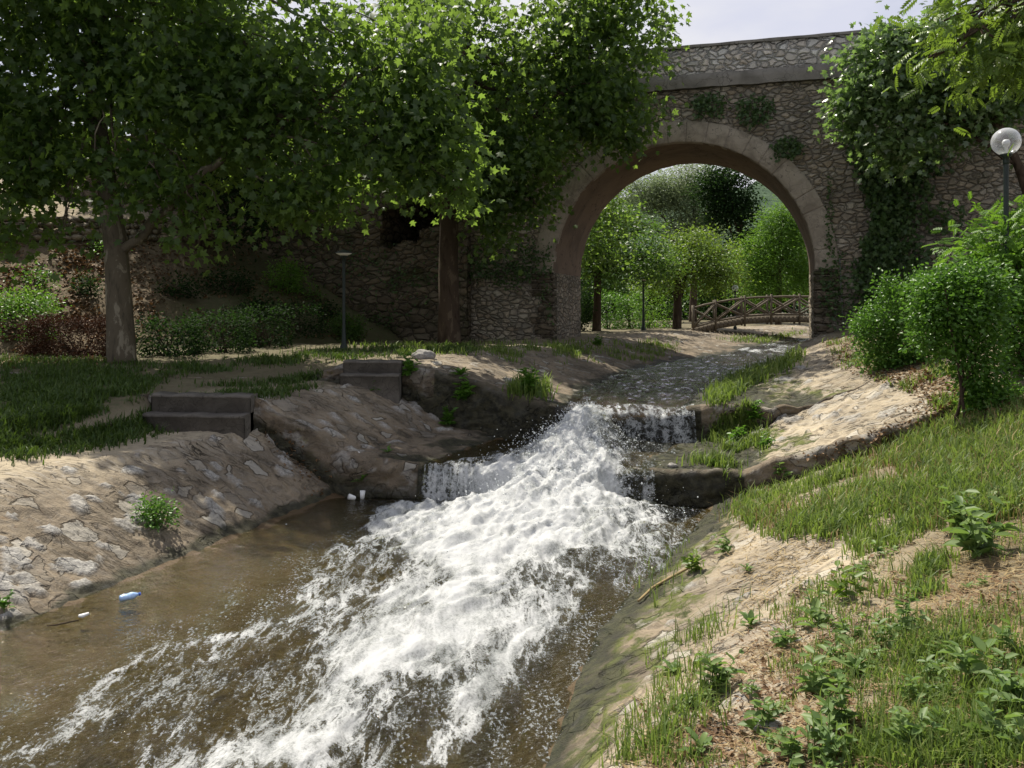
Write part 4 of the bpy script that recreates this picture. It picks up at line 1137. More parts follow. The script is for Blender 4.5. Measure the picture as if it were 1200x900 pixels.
arch_tree('round_tree', 699, 37, [(715, 300, 40, 28, 110, 0), (690, 290, 28, 42, 100, 0), (760, 300, 40, 26, 110, -1), (735, 262, 45, 22, 100, 1), (705, 240, 30, 20, 60, 2)], 'far_leaf', .15, 'kite', 'spreading tree with branching trunk just inside the left of the arch', 51, .2, limbs=6, limb_from=.3)
arch_tree('round_tree', 793, 41, [(790, 312, 46, 24, 130, 0), (830, 300, 44, 30, 130, 0), (770, 325, 32, 16, 60, -1), (845, 325, 36, 16, 70, 0), (810, 285, 40, 20, 100, 1)], 'yellow_leaf', .15, 'kite', 'low spreading tree with yellowish leaves beside the wooden footbridge', 52, .24, limbs=6, limb_from=.3)
arch_tree('willow_tree', 812, 62, [(812, 212, 40, 28, 170, 0), (785, 228, 36, 30, 150, 0), (750, 225, 40, 26, 130, 0), (715, 240, 36, 24, 90, 0), (830, 255, 26, 24, 90, 0), (775, 225, 26, 18, 70, 0), (800, 265, 40, 18, 100, 0)], 'olive_leaf', .22, 'narrow', 'grey-green feathery tree seen at the top of the arch', 53, .3, per=40, spread=.45)
arch_tree('dark_tree', 866, 58, [(850, 208, 30, 20, 120, 0), (872, 240, 18, 22, 80, 0), (838, 225, 24, 22, 80, 0), (848, 245, 22, 24, 90, 0), (872, 280, 18, 20, 60, 0)], 'deep_leaf', .2, 'oval', 'dark green tree right of the grey-green one in the arch', 54, .3, per=26, spread=.4)
arch_tree('feathery_tree', 912, 50, [(905, 290, 30, 24, 100, 0), (932, 300, 28, 30, 100, 0), (884, 312, 24, 20, 80, 0), (918, 252, 16, 16, 46, 0), (938, 262, 14, 14, 36, 0), (902, 262, 12, 12, 26, 0), (950, 322, 28, 26, 90, 0), (895, 336, 34, 14, 80, 0), (875, 290, 10, 10, 18, 0), (925, 276, 16, 12, 40, 0)], 'fresh_leaf', .2, 'narrow', 'bright green feathery tree behind the wooden footbridge', 55, .2, per=40, spread=.4)
# a band of further trees, each its own
for i, (u, v, y, ru, rv, lf, lab) in enumerate([(640, 300, 66, 40, 60, 'deep_leaf', 'shadowy tree beyond the left pier'), (700, 330, 70, 46, 46, 'far_leaf', 'distant low tree behind the clipped hedges'), (770, 335, 75, 44, 40, 'deep_leaf', 'distant dark tree behind the yellowish spreading tree'),
                                               (840, 330, 72, 44, 46, 'far_leaf', 'distant tree behind the footbridge railing'), (905, 320, 78, 40, 60, 'deep_leaf', 'distant dark tree behind the bright feathery tree'), (975, 290, 66, 46, 70, 'far_leaf', 'distant tree beyond the right pier'), (1060, 280, 60, 60, 80, 'far_leaf', 'distant tree hidden behind the right of the bridge')]):
    arch_tree('broadleaf_tree', u, y, [(u, v, ru, rv, 190, 0), (u - ru * .4, v + rv * .5, ru * .8, rv * .5, 90, -.5), (u + ru * .4, v + rv * .5, ru * .8, rv * .5, 90, -.5)], lf, .3, 'kite', lab, 60 + i, .3, per=24, spread=.5, limbs=1)

# wooded hill far away
def hills():
    n, r = 220, 30
    a = np.linspace(R(-75), R(75), n); d = np.linspace(230, 900, r)
    Aq, Dq = np.meshgrid(a, d)
    prof = np.interp(Dq, [230, 300, 620, 900], [-2, 2, 100, 60])
    shape = .55 + .45 * np.sin(Aq * 2.2 + .3) + .12 * fbm(Aq * 7, Dq * .01, 4, 3)
    Z = prof * np.clip(shape, .1, 2) * .92 + 4.5 * fbm(Aq * 60, Dq * .12, 3, 7) * sstep(250, 320, Dq)
    V = np.stack([np.sin(Aq) * Dq, np.cos(Aq) * Dq, Z], -1).reshape(-1, 3)
    m_, k = M('hazy_hill_forest')
    nn = k.noise(k.coord(), .12, 6, .7); 
    k.surf(k.principled(k.ramp(nn, [(.35, (.035, .06, .04)), (.65, (.085, .13, .075))]), .95, k.bump(nn, 1.0, 4.0), .1))  # distance haze is put into the forest colour, no haze in the air
    o = mesh_np('hills', V, [grid_faces(r, n)], m_, smooth=True); o['kind'] = 'structure'
hills()
# ------------------------------------------------------------------ shrubs and hedges
def shrub(name, cen, rad, n, size, tmpl, leaf, label, cat='shrub', group=None, seed=1, box=False, shell=.7, stems=6, per=9, spread=None, extra=(), up=.8):
    rng = np.random.default_rng(seed)
    cen = np.array(cen, float); rad = np.array(rad, float)
    gz = ground(cen[0], cen[1])
    base = (cen[0], cen[1], gz)
    t = empty(name, base, label, cat, group)
    Ps, Os, Ts = [], [], []
    for (c, r, k_) in [(cen, rad, n)] + [(np.array(e[0]), np.array(e[1]), e[2]) for e in extra]:
        nc = max(4, k_ // per)
        if box:
            u = rng.uniform(-1, 1, (nc, 3)); ax = rng.integers(0, 3, nc); sg = rng.choice([-1, 1], nc)
            sel = rng.uniform(size=nc) < .8
            ii = np.where(sel)[0]; u[ii, ax[ii]] = sg[ii] * rng.uniform(.85, 1.0, len(ii))
            u *= (1 + .08 * noise2(u[:, 0] * 3, u[:, 2] * 3 + u[:, 1], seed))[:, None]
        else:
            u = rng.normal(size=(nc, 3)); u /= np.linalg.norm(u, axis=1, keepdims=True)
            u *= ((rng.uniform(size=nc) ** (1 - shell)) * (1 + .25 * noise2(u[:, 0] * 2.2 + seed, u[:, 2] * 2.2 + u[:, 1], seed)))[:, None]
        c0 = c + u * r
        sp = spread or size * 1.4
        q = rng.normal(size=(nc, per, 3)) * sp
        Pq = (c0[:, None] + q).reshape(-1, 3)
        out = (u / np.maximum(np.linalg.norm(u, axis=1, keepdims=True), .01))[:, None] * .8 + q / sp * .4
        Ps.append(Pq); Os.append(np.repeat(u / np.maximum(np.linalg.norm(u, axis=1, keepdims=True), .01), per, 0) * .8 + (q / sp * .4).reshape(-1, 3))
        Ts.append(np.clip(np.repeat(rng.normal(.45, .18, nc), per) + rng.normal(0, .12, nc * per), 0, 1))
    P = np.concatenate(Ps); O = np.concatenate(Os); T = np.concatenate(Ts)
    ok = P[:, 2] > gz - .1
    P, O, T = P[ok], O[ok], T[ok]
    leaf_mesh('foliage', P, size * rng.uniform(.6, 1.2, len(P)), tmpl, MT[leaf], t, base, rng, up, .15, O * .8, T, nbias=O * .6)
    m = MB()
    for q in range(stems):
        a = np.array([cen[0] + rng.uniform(-.5, .5) * rad[0] * .6, cen[1] + rng.uniform(-.3, .3) * rad[1], 0]); a[2] = ground(a[0], a[1]) - .05
        e = cen + rng.uniform(-.75, .75, 3) * rad
        m.tube(wiggle(a, e, 7, .06, rng), np.linspace(.022, .008, 7), 5, False)
    if stems: m.build('stem', MT['dark_bark'], t, True, base)
    return t
def at(u, v, y): return T_at(u, v, y)
def on_px(u, v):
    for du, dv in ((0, 0), (4, 3), (-4, 3), (8, 6), (-8, 6), (0, 12)):
        p, n_ = hit(u + du, v + dv)
        if p is not None: return np.array(p)
    raise RuntimeError('no ground at %g %g' % (u, v))

# left: clipped hedges along the foot of the embankment
def hedge(u, v, w_px, h_px, depth, n, leaf, size, tmpl, label, seed, group='hedges along the foot of the embankment', box=True):
    p = on_px(u, v); sc = p[1] / 1000
    hh = h_px * sc / 2
    return shrub('hedge', (p[0], p[1] + depth / 2, p[2] + hh), (w_px * sc / 2, depth / 2, hh), n, size, tmpl, leaf, label, 'hedge', group, seed, box, .8, 8)
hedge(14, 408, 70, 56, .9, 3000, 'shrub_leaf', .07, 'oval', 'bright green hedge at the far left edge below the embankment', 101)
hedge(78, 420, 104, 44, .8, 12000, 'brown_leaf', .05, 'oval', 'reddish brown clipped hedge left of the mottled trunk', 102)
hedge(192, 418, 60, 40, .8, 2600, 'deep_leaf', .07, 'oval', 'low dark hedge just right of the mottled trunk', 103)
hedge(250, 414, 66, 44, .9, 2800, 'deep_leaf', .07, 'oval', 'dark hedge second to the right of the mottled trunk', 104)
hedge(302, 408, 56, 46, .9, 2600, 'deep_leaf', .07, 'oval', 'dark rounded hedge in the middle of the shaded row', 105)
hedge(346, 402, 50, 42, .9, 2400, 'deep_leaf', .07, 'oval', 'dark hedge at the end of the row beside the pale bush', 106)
p = on_px(402, 402); shrub('shrub', p + [0, .3, .42], (.62, .45, .38), 1900, .075, 'oval', 'far_leaf', 'pale sunlit bush behind the slim lamp on the left', 'shrub', None, 107)
p = on_px(334, 345); shrub('shrub', p + [0, .2, .5], (.6, .5, .55), 1500, .085, 'oval', 'fresh_leaf', 'sunlit fresh green shrub partway up the embankment', 'shrub', None, 108)
p = on_px(360, 352); shrub('shrub', p + [0, .2, .15], (.5, .3, .25), 400, .07, 'oval', 'shrub_leaf', 'small green tuft below the sunlit embankment shrub', 'shrub', None, 109)
p = on_px(40, 338); shrub('shrub', p + [0, .2, .25], (.5, .3, .28), 500, .08, 'oval', 'shrub_leaf', 'small leafy shrub on the sunlit bare slope', 'shrub', None, 110)
p = on_px(20, 372); shrub('shrub', p + [0, .3, .35], (.8, .4, .4), 1300, .08, 'oval', 'fresh_leaf', 'broad bright shrub above the far left hedge', 'shrub', None, 111)
p = on_px(95, 350); shrub('shrub', p + [0, .3, .3], (.4, .3, .35), 600, .08, 'oval', 'deep_leaf', 'dark shrub on the slope left of the mottled trunk', 'shrub', None, 112)

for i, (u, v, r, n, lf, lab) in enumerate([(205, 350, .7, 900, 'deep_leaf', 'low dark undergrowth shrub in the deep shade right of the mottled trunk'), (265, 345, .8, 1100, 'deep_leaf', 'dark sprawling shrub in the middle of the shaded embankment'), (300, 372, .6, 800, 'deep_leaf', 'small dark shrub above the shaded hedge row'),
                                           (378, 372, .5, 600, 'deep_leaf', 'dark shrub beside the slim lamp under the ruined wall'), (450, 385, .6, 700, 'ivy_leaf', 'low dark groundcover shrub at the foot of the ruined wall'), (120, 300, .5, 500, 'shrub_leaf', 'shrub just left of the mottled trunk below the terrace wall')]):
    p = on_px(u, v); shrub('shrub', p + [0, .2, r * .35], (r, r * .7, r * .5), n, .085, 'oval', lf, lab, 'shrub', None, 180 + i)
# right: the big shrubs on the bank
yB = on_px(1150, 482)[1]; pB = at(1124, 362, yB)
shrub('shrub', pB, (.52, .45, .38), 3600, .062, 'oval', 'shrub_leaf', 'large rounded shrub overhanging the bank with a dark ivy-clad stem', 'shrub', None, 121, stems=3, extra=[
    (at(1098, 350, yB), (.32, .36, .30), 1500), (at(1140, 325, yB), (.30, .3, .22), 900), (at(1105, 322, yB), (.16, .16, .12), 260), (at(1160, 345, yB), (.26, .3, .3), 900), (at(1148, 420, yB), (.26, .28, .50), 2200), (at(1160, 465, yB), (.32, .28, .17), 1300), (at(1090, 395, yB), (.26, .3, .18), 800),
    (at(1120, 408, yB), (.24, .3, .22), 900), (at(1075, 372, yB), (.12, .12, .12), 160), (at(1185, 470, yB + .4), (.25, .25, .2), 500)])
yA = on_px(1058, 432)[1] + .3; pA = at(1052, 368, yA)
shrub('shrub', pA, (.5, .5, .42), 2600, .06, 'oval', 'shrub_leaf', 'bushy green shrub left of the large overhanging one', 'shrub', None, 122, stems=0, extra=[
    (at(1022, 388, yA), (.34, .35, .30), 1400), (at(1078, 342, yA), (.4, .4, .3), 1500), (at(1062, 405, yA), (.5, .4, .32), 2000), (at(1035, 418, yA), (.42, .4, .22), 1500), (at(1040, 335, yA), (.2, .2, .16), 400), (at(1008, 378, yA), (.14, .2, .2), 260), (at(1090, 420, yA), (.4, .4, .25), 1300)])
pC = at(1182, 300, 12.5)
shrub('shrub', pC, (.65, .5, .55), 700, .26, 'pinnate', 'fresh_leaf', 'bright feathery shrub at the foot of the globe lamp', 'shrub', None, 123, stems=8, per=5, spread=.2, extra=[(at(1205, 345, 12.3), (.6, .5, .5), 500)])
shrub('shrub', at(1205, 400, 11.8), (.45, .4, .75), 2400, .07, 'oval', 'shrub_leaf', 'green shrub at the right edge behind the large shrub', 'shrub', None, 124)

# fig tree growing over the bridge on the right, and ivy
def wall_leaves(name, patches, size, tmpl, leaf, label, cat, seed, group=None, thick=.18):
    rng = np.random.default_rng(seed)
    P, T = [], []
    for (u, v, ru, rv, n) in patches:
        th = rng.uniform(0, 2 * np.pi, n); rr = np.sqrt(rng.uniform(0, 1, n)) * (.85 + .4 * noise2(np.cos(th) * 1.8 + u, np.sin(th) * 1.8 + v, seed) + .12 * rng.normal(size=n))
        a = np.stack([np.cos(th) * rr, np.sin(th) * rr], 1)
        for k_ in range(n):
            aa, zz, p = onwall(u + a[k_, 0] * ru, v + a[k_, 1] * rv, -.04 - abs(rng.normal()) * thick * (1.6 if 'column' in label else 1))
            if (aa ** 2 + (zz - SPR) ** 2 < RI * RI and zz > SPR) or (zz < SPR and abs(aa) < RI): continue
            P.append(p); T.append(rng.normal(.45, .2))
    P = np.array(P); base = tuple(P.mean(0))
    n = len(P)
    o = leaf_mesh(name, P, size * rng.uniform(.6, 1.2, n), tmpl, MT[leaf], None, base, rng, .5, .7, np.repeat(-NB[None] * .3, n, 0), np.clip(np.array(T), 0, 1), nbias=np.repeat(-NB[None] * 1.4, n, 0))
    return tag(o, label, cat, group)
wall_leaves('ivy', [(1040, 220, 30, 70, 1500), (1052, 265, 22, 40, 420), (1020, 215, 14, 30, 140), (1066, 190, 24, 34, 340), (1036, 290, 20, 30, 260), (1058, 185, 56, 36, 1000), (1030, 310, 30, 60, 900), (1078, 225, 18, 30, 160), (1070, 300, 22, 30, 200), (1004, 170, 16, 36, 200), (1100, 255, 40, 20, 160)], .135, 'maple', 'ivy_leaf', 'dark ivy column hanging down the bridge right of the arch', 'ivy', 131)
wall_leaves('ivy', [(830, 122, 26, 15, 330)], .10, 'maple', 'ivy_leaf', 'small dark ivy tuft above the crown of the arch', 'ivy', 132, 'ivy tufts above the arch')
wall_leaves('ivy', [(884, 130, 26, 20, 420)], .10, 'maple', 'ivy_leaf', 'dark ivy tuft under the ledge right of the smaller tuft', 'ivy', 133, 'ivy tufts above the arch')
wall_leaves('ivy', [(924, 172, 22, 15, 300)], .10, 'maple', 'ivy_leaf', 'ivy tuft hanging over the outer edge of the arch ring', 'ivy', 134, 'ivy tufts above the arch')
wall_leaves('ivy', [(590, 308, 90, 30, 1300), (650, 345, 20, 40, 200)], .09, 'maple', 'ivy_leaf', 'dark strip of ivy along the wall left of the arch foot', 'ivy', 135)
wall_leaves('ivy', [(440, 320, 70, 30, 1500), (390, 290, 46, 50, 900), (360, 250, 40, 40, 400), (470, 350, 50, 30, 700), (520, 300, 20, 60, 400)], .09, 'maple', 'ivy_leaf', 'dark ivy below the ragged hole in the ruined wall', 'ivy', 136)
wall_leaves('ivy', [(1000, 345, 40, 50, 500), (975, 330, 14, 70, 160), (1060, 330, 70, 40, 600)], .09, 'maple', 'ivy_leaf', 'ivy at the foot of the wall above the green shrubs', 'ivy', 137)
wall_leaves('ivy', [(972, 260, 5, 60, 160)], .07, 'maple', 'ivy_leaf', 'thin ivy trail along the right side of the arch ring', 'ivy', 138)
def fig():
    x, y = 13.2, 20.9; z = ground(x, y)
    lob = []
    for (u, v, ru, rv, n, dy) in [(1075, 95, 60, 40, 170, 0), (1030, 105, 40, 30, 100, 0), (1110, 55, 62, 44, 150, 0), (1000, 112, 24, 20, 30, .4), (1060, 60, 46, 30, 80, 0), (1150, 115, 60, 34, 100, 0), (1060, 160, 44, 18, 50, 0), (1180, 60, 60, 60, 130, 0), (1130, 145, 50, 14, 34, .4), (1000, 135, 16, 24, 16, .5), (1050, 185, 22, 20, 18, .4), (1000, 60, 14, 12, 8, .2), (1035, 40, 18, 14, 14, .2)]:
        p = at(u, v, 20.9 + dy); s_ = .0209
        lob.append((p[0], p[1], p[2], ru * s_, ru * s_ * .55, rv * s_, n))
    tree('fig_tree', (x, y, z), [(x, y, z - .2), (x - .2, y, 1.6), (x - .9, y - .1, 3.6), (x - 1.6, y, 5)], [.16, .13, .1, .05], lob, MT['fig_leaf'], .17, 'maple', MT['dark_bark'], 'broad-leaved fig tree spreading over the right end of the bridge', seed=141, per=18, spread=.27, limbs=2, shell=.5, limb_r=.05, droop=.7)
fig()
# overhanging yellow-green branches, top right, of a tree whose trunk stands beside the frame
def overhang():
    x, y = 7.6, 8.6; z = ground(x, y)
    rng = np.random.default_rng(150)
    lob = []
    for (u, v, ru, rv, n, dy) in [(1165, 36, 50, 32, 26, 0), (1125, 14, 40, 22, 16, .3), (1190, 66, 40, 22, 16, .2), (1110, 58, 22, 14, 7, .1), (1230, 20, 60, 60, 26, 0), (1088, 66, 8, 6, 2, 0), (1160, -30, 110, 40, 30, .4), (1300, -30, 90, 80, 40, .2)]:
        p = at(u, v, 8.6 + dy); s_ = .0086
        lob.append((p[0], p[1], p[2], ru * s_, ru * s_ * .8, rv * s_, n))
    tree('walnut_tree', (x, y, z), [(x, y, z - .2), (x - .1, y, 1.2), (x - .2, y, 3.4), (x - .3, y, 5)], [.16, .13, .1, .06], lob, MT['yellow_leaf'], .21, 'pinnate', MT['dark_bark'], 'tree with yellow-green feathered leaves hanging into the top right corner', seed=151, per=7, spread=.2, limbs=3, shell=.5, droop=.55, limb_r=.03)
overhang()
# a bush and clipped hedges beyond the arch
p = on_px(690, 388); shrub('shrub', p + [-.3, .6, .95], (.65, .6, .95), 2200, .1, 'oval', 'deep_leaf', 'dark bush beside the inner foot of the left pier', 'shrub', None, 161)
def far_hedge(u, v, w, h, dep, n, leaf, label, seed):
    p = on_px(u, v); sc = p[1] / 1000
    shrub('hedge', (p[0], p[1] + dep / 2, p[2] + h * sc / 2), (w * sc / 2, dep / 2, h * sc / 2), n, .10, 'oval', leaf, label, 'hedge', 'clipped hedges beyond the arch', seed, True, .8, 10)
far_hedge(716, 386, 26, 40, 1.4, 1700, 'shrub_leaf', 'left of the two box hedges beyond the arch', 162)
far_hedge(741, 386, 24, 37, 1.4, 1500, 'shrub_leaf', 'box hedge next to the lamp beyond the arch', 163)
far_hedge(768, 385, 34, 46, 3.0, 2600, 'fresh_leaf', 'tall pale clipped hedge just behind the lamp beyond the arch', 164)
far_hedge(783, 384, 24, 24, 1.2, 900, 'deep_leaf', 'low dark hedge beside the trunk of the yellowish tree', 165)

# ------------------------------------------------------------------ lamps
def mat_globe():
    m, k = M('lamp_globe')
    lw = k.n('ShaderNodeLayerWeight', {'Blend': 0.45}).outputs['Facing']
    tr = k.n('ShaderNodeBsdfTransparent', {'Color': (.92, .93, .95, 1)}).outputs[0]
    tl = k.n('ShaderNodeBsdfTranslucent', {'Color': (.75, .76, .78, 1)}).outputs[0]
    df = k.n('ShaderNodeBsdfDiffuse', {'Color': (.72, .73, .75, 1)}).outputs[0]
    gl = k.n('ShaderNodeBsdfGlossy', {'Color': (1, 1, 1, 1), 'Roughness': .08}).outputs[0]
    milk = k.n('ShaderNodeMixShader', {0: .5, 1: tl, 2: df}).outputs[0]
    a = k.n('ShaderNodeMixShader', {0: k.mapr(lw, 0.0, .85, .10, .75), 1: tr, 2: milk}).outputs[0]
    k.surf(k.n('ShaderNodeMixShader', {0: k.mapr(lw, 0, 1, .05, .35), 1: a, 2: gl}).outputs[0])
    return m
MT['globe'] = mat_globe()
def lamp(x, y, ztop, r, label, globe=True, pr=.035):
    z = ground(x, y); base = (x, y, z)
    t = empty('park_lamp', base, label, 'street lamp', 'park lamps')
    m = MB(); zc = ztop - r
    m.lathe([(pr * 2.4, -.1), (pr * 2.4, .10), (pr * 1.5, .16), (pr * 1.25, .5), (pr * 1.2, .52), (pr, .56), (pr, (zc - r) - z - .12)], base, 16)
    m.build('pole', MT['lamp_metal'], t, True, base)
    m = MB(); m.lathe([(0, -.13), (pr * 1.1, -.13), (pr * 1.25, -.10), (pr * 1.25, -.03), (pr * 2.3, -.01), (pr * 2.3, .03), (0, .03)], (x, y, zc - r), 18)
    m.build('collar', MT['lamp_metal'], t, True, base)
    if globe:
        a = np.linspace(-math.pi / 2 + .22, math.pi / 2, 22)
        m = MB(); m.lathe([(r * math.cos(q), r * math.sin(q)) for q in a], (x, y, zc), 32); m.build('globe', MT['globe'], t, True, base)
        m = MB(); m.lathe([(0, -r), (.022, -r), (.022, -r * .45), (.05, -r * .25), (.055, -r * .02), (.035, r * .14), (0, r * .18)], (x, y, zc), 16); m.build('bulb', MT['white_enamel'], t, True, base)
    else:
        m = MB(); m.lathe([(.02, -r), (.10, -r * .75), (.20, -r * .45), (.20, -r * .4), (0, -r * .5)], (x, y, zc), 24); m.build('lamp_shade', MT['white_enamel'], t, True, base)
        m = MB(); m.lathe([(.215, -r * .38), (.21, -r * .30), (.12, 0), (.03, r * .2), (0, r * .25)], (x, y, zc), 24); m.build('cap', MT['lamp_metal'], t, True, base)
yL = yB + 1.3
lamp(.579 * yL, yL, .210 * yL, .016 * yL, 'tall globe lamp with clear milky ball among shrubs on the right bank')
pl = on_px(403, 410); lamp(pl[0], pl[1], (360 - 287) / 1000 * pl[1], .15, 'slim dark lamp with capped white shade in front of the pale bush', False, .04)
pl = on_px(754, 387); lamp(pl[0], pl[1], (360 - 321) / 1000 * pl[1], .16, 'slim lamp with capped white shade beside the clipped hedges', False, .045)
lamp(.2615 * 40, 40, (360 - 334) / 1000 * 40, .15, 'distant globe lamp standing behind the wooden footbridge')

# a thin iron pipe on the right pier
a_, z_, p_ = onwall(984, 300, -.06); a2, z2, p2 = onwall(988, 385, -.06)
o = MB().tube([p_, (p_ + p2) / 2, p2], .022, 8).build('drain_pipe', MT['iron'], None, True, tuple(p2))
tag(o, 'thin grey iron pipe standing against the right pier of the bridge', 'pipe')

# ------------------------------------------------------------------ wooden footbridge
def footbridge():
    y0 = 37.0
    q = lambda u, v, y=y0: T_at(u, v, y)
    base = q(812, 384)
    t = empty('wooden_footbridge', tuple(base), 'arched rustic wooden footbridge with crossed rails beyond the stone arch', 'footbridge')
    us = np.array([812, 838, 872, 903, 936, 970, 1004]); deck = np.array([386, 379, 373, 371, 371, 372.5, 375]); rail = np.array([361, 354.5, 349.5, 348, 347.5, 348.5, 351.0])
    dk = np.interp(np.linspace(812, 1004, 40), us, deck); uu = np.linspace(812, 1004, 40)
    pts = np.array([q(u, v) for u, v in zip(uu, dk)])
    bk = np.array([0.3, 1.4, 0])
    for side, name in ((0, 'beam'), (1, 'beam')):
        m = MB()
        for i in range(39): m.bar(pts[i] + bk * side - [0, 0, .12], pts[i + 1] + bk * side - [0, 0, .12], .14, .26)
        m.build('beam', MT['weather_wood'], t, False, tuple(base))
    m = MB()
    for i in range(39): m.bar(pts[i], pts[i] + bk, .15, .05, tone=.5)
    m.build('deck', MT['weather_wood'], t, False, tuple(base))
    for side in (0, 1):
        off = bk * side + np.array([0, -.1 if side == 0 else .1, 0])
        P = [q(u, v) + off for u, v in zip(us, deck)]; T_ = [q(u, v) + off for u, v in zip(us, rail)]
        for a, b in zip(P, T_):
            MB().tube([a - [0, 0, .35], (a + b) / 2, b + [0, 0, .12]], .05, 8, True, .1).build('post', MT['weather_wood'], t, True, tuple(base))
        m = MB()
        for i in range(len(us) - 1): m.tube([T_[i], (T_[i] + T_[i + 1]) / 2 + [0, 0, .02], T_[i + 1]], .042, 8)
        m.build('handrail', MT['weather_wood'], t, True, tuple(base))
        m = MB()
        for i in range(len(us) - 1): m.tube([P[i] + [0, 0, .1], P[i + 1] + [0, 0, .1]], .04, 8)
        m.build('rail', MT['weather_wood'], t, True, tuple(base))
        for i in range(len(us) - 1):
            MB().tube([P[i] + [0, 0, .1], T_[i + 1] - [0, 0, .05]], .04, 8).build('brace', MT['weather_wood'], t, True, tuple(base))
            MB().tube([P[i + 1] + [0, .05, .1], T_[i] + [0, .05, -.05]], .04, 8).build('brace', MT['weather_wood'], t, True, tuple(base))
footbridge()

# ------------------------------------------------------------------ grass, straw, dead leaves
def in_poly(u, v, poly):
    p = np.array(poly, float); c = np.zeros(len(u), bool)
    j = len(p) - 1
    for i in range(len(p)):
        with np.errstate(divide='ignore', invalid='ignore'):
            cond = ((p[i, 1] > v) != (p[j, 1] > v)) & (u < (p[j, 0] - p[i, 0]) * (v - p[i, 1]) / (p[j, 1] - p[i, 1] + 1e-12) + p[i, 0])
        c ^= cond; j = i
    return c
def scatter(poly, n, seed, dens=None, wpow=0.0):
    """points on the terrain inside an area, thinned by a patch noise"""
    rng = np.random.default_rng(seed); p = np.array(poly, float)
    out, nor = [], []
    lo, hi = p.min(0), p.max(0)
    tries = 0
    while len(out) < n and tries < 40:
        tries += 1
        u = rng.uniform(lo[0], hi[0], n); v = rng.uniform(lo[1], hi[1], n)
        ok = in_poly(u, v, p); u, v = u[ok], v[ok]
        sg = np.interp(v, [390, 900], [3, 20]); u = u + rng.normal(size=len(u)) * sg; v = v + rng.normal(size=len(v)) * sg * .5
        for a, b in zip(u, v):
            q, nn = hit(a, b)
            if q is None or q.y > 60: continue
            if dens is not None:
                d_ = fbm(np.array([q.x * dens[0]]), np.array([q.y * dens[0]]), 3, dens[1])[0] * .5 + .5
                if rng.uniform() > np.clip((d_ - dens[2]) / dens[3], 0, 1): continue
            out.append(tuple(q))
            if len(out) >= n: break
    return np.array(out), rng
def blades(name, P, rng, h0, h1, w, mat, label=None, lean=.5, flat=False):
    n = len(P)
    a = rng.uniform(0, 2 * np.pi, n); L = rng.uniform(h0, h1, n) * np.clip(rng.normal(1, .25, n), .4, 1.6)
    dirx = np.stack([np.cos(a), np.sin(a), np.zeros(n)], 1)
    ln = rng.uniform(.1, lean, n)[:, None]
    side = np.stack([-np.sin(a + rng.normal(0, .6, n)), np.cos(a), np.zeros(n)], 1) * (w * rng.uniform(.6, 1.3, n))[:, None]
    if flat:
        up = np.array([0, 0, .12]); 
        b0 = P + [0, 0, .006]; b1 = P + dirx * L[:, None] * .5 + up * L[:, None]; b2 = P + dirx * L[:, None] + [0, 0, .008]
    else:
        up = np.array([0, 0, 1.0])
        b0 = P - [0, 0, .01]; b1 = P + (up * (1 - ln * .3) + dirx * ln * .55) * L[:, None] * .55; b2 = P + (up * (1 - ln * .6) + dirx * ln * 1.5) * L[:, None]
    V = np.stack([b0 - side, b0 + side, b1 - side * .75, b1 + side * .75, b2], 1).reshape(-1, 3)
    k5 = (np.arange(n) * 5)[:, None]
    Q = np.array([[0, 1, 3, 2]]) + k5; T = np.array([[2, 3, 4]]) + k5
    tone = np.clip(rng.normal(.45, .25, n), 0, 1)
    o = mesh_np(name, V, [Q, T], mat, None, False, {'tone': np.repeat(tone, 5)})
    o['kind'] = 'stuff'
    if label: o['label'] = label
    return o
def grass(polys, name='grass'):
    Ps, n0 = [], 0
    return
def patch(poly, n, seed, h0, h1, w, dens=None, lean=.6, name='grass', mat='grass', flat=False, label=None):
    P, rng = scatter(poly, n, seed, dens)
    if len(P): blades(name, P, rng, h0, h1, w, MT[mat], label, lean, flat)
# left lawn, blades coloured darker for the shade of the trees
patch([(0, 418), (130, 424), (215, 430), (160, 468), (60, 503), (0, 518)], 13000, 201, .07, .16, .010, (.8, 5, .2, .3), mat='shade_tinted_grass')
patch([(0, 538), (0, 524), (120, 503), (205, 476), (206, 502), (120, 524)], 4200, 202, .07, .15, .010, (.8, 8, .15, .3), mat='shade_tinted_grass')
patch([(205, 428), (330, 417), (430, 404), (560, 403), (560, 413), (480, 416), (380, 424), (290, 433), (215, 440)], 3600, 203, .07, .16, .012, (.9, 5, .3, .3), mat='shade_tinted_grass')
patch([(212, 466), (330, 464), (412, 441), (400, 434), (300, 450), (212, 456)], 2000, 204, .06, .14, .010, (.9, 9, .3, .3), mat='shade_tinted_grass')
patch([(400, 404), (560, 402), (800, 402), (790, 416), (640, 412), (500, 416)], 1500, 205, .08, .18, .014, (.9, 3, .45, .25))
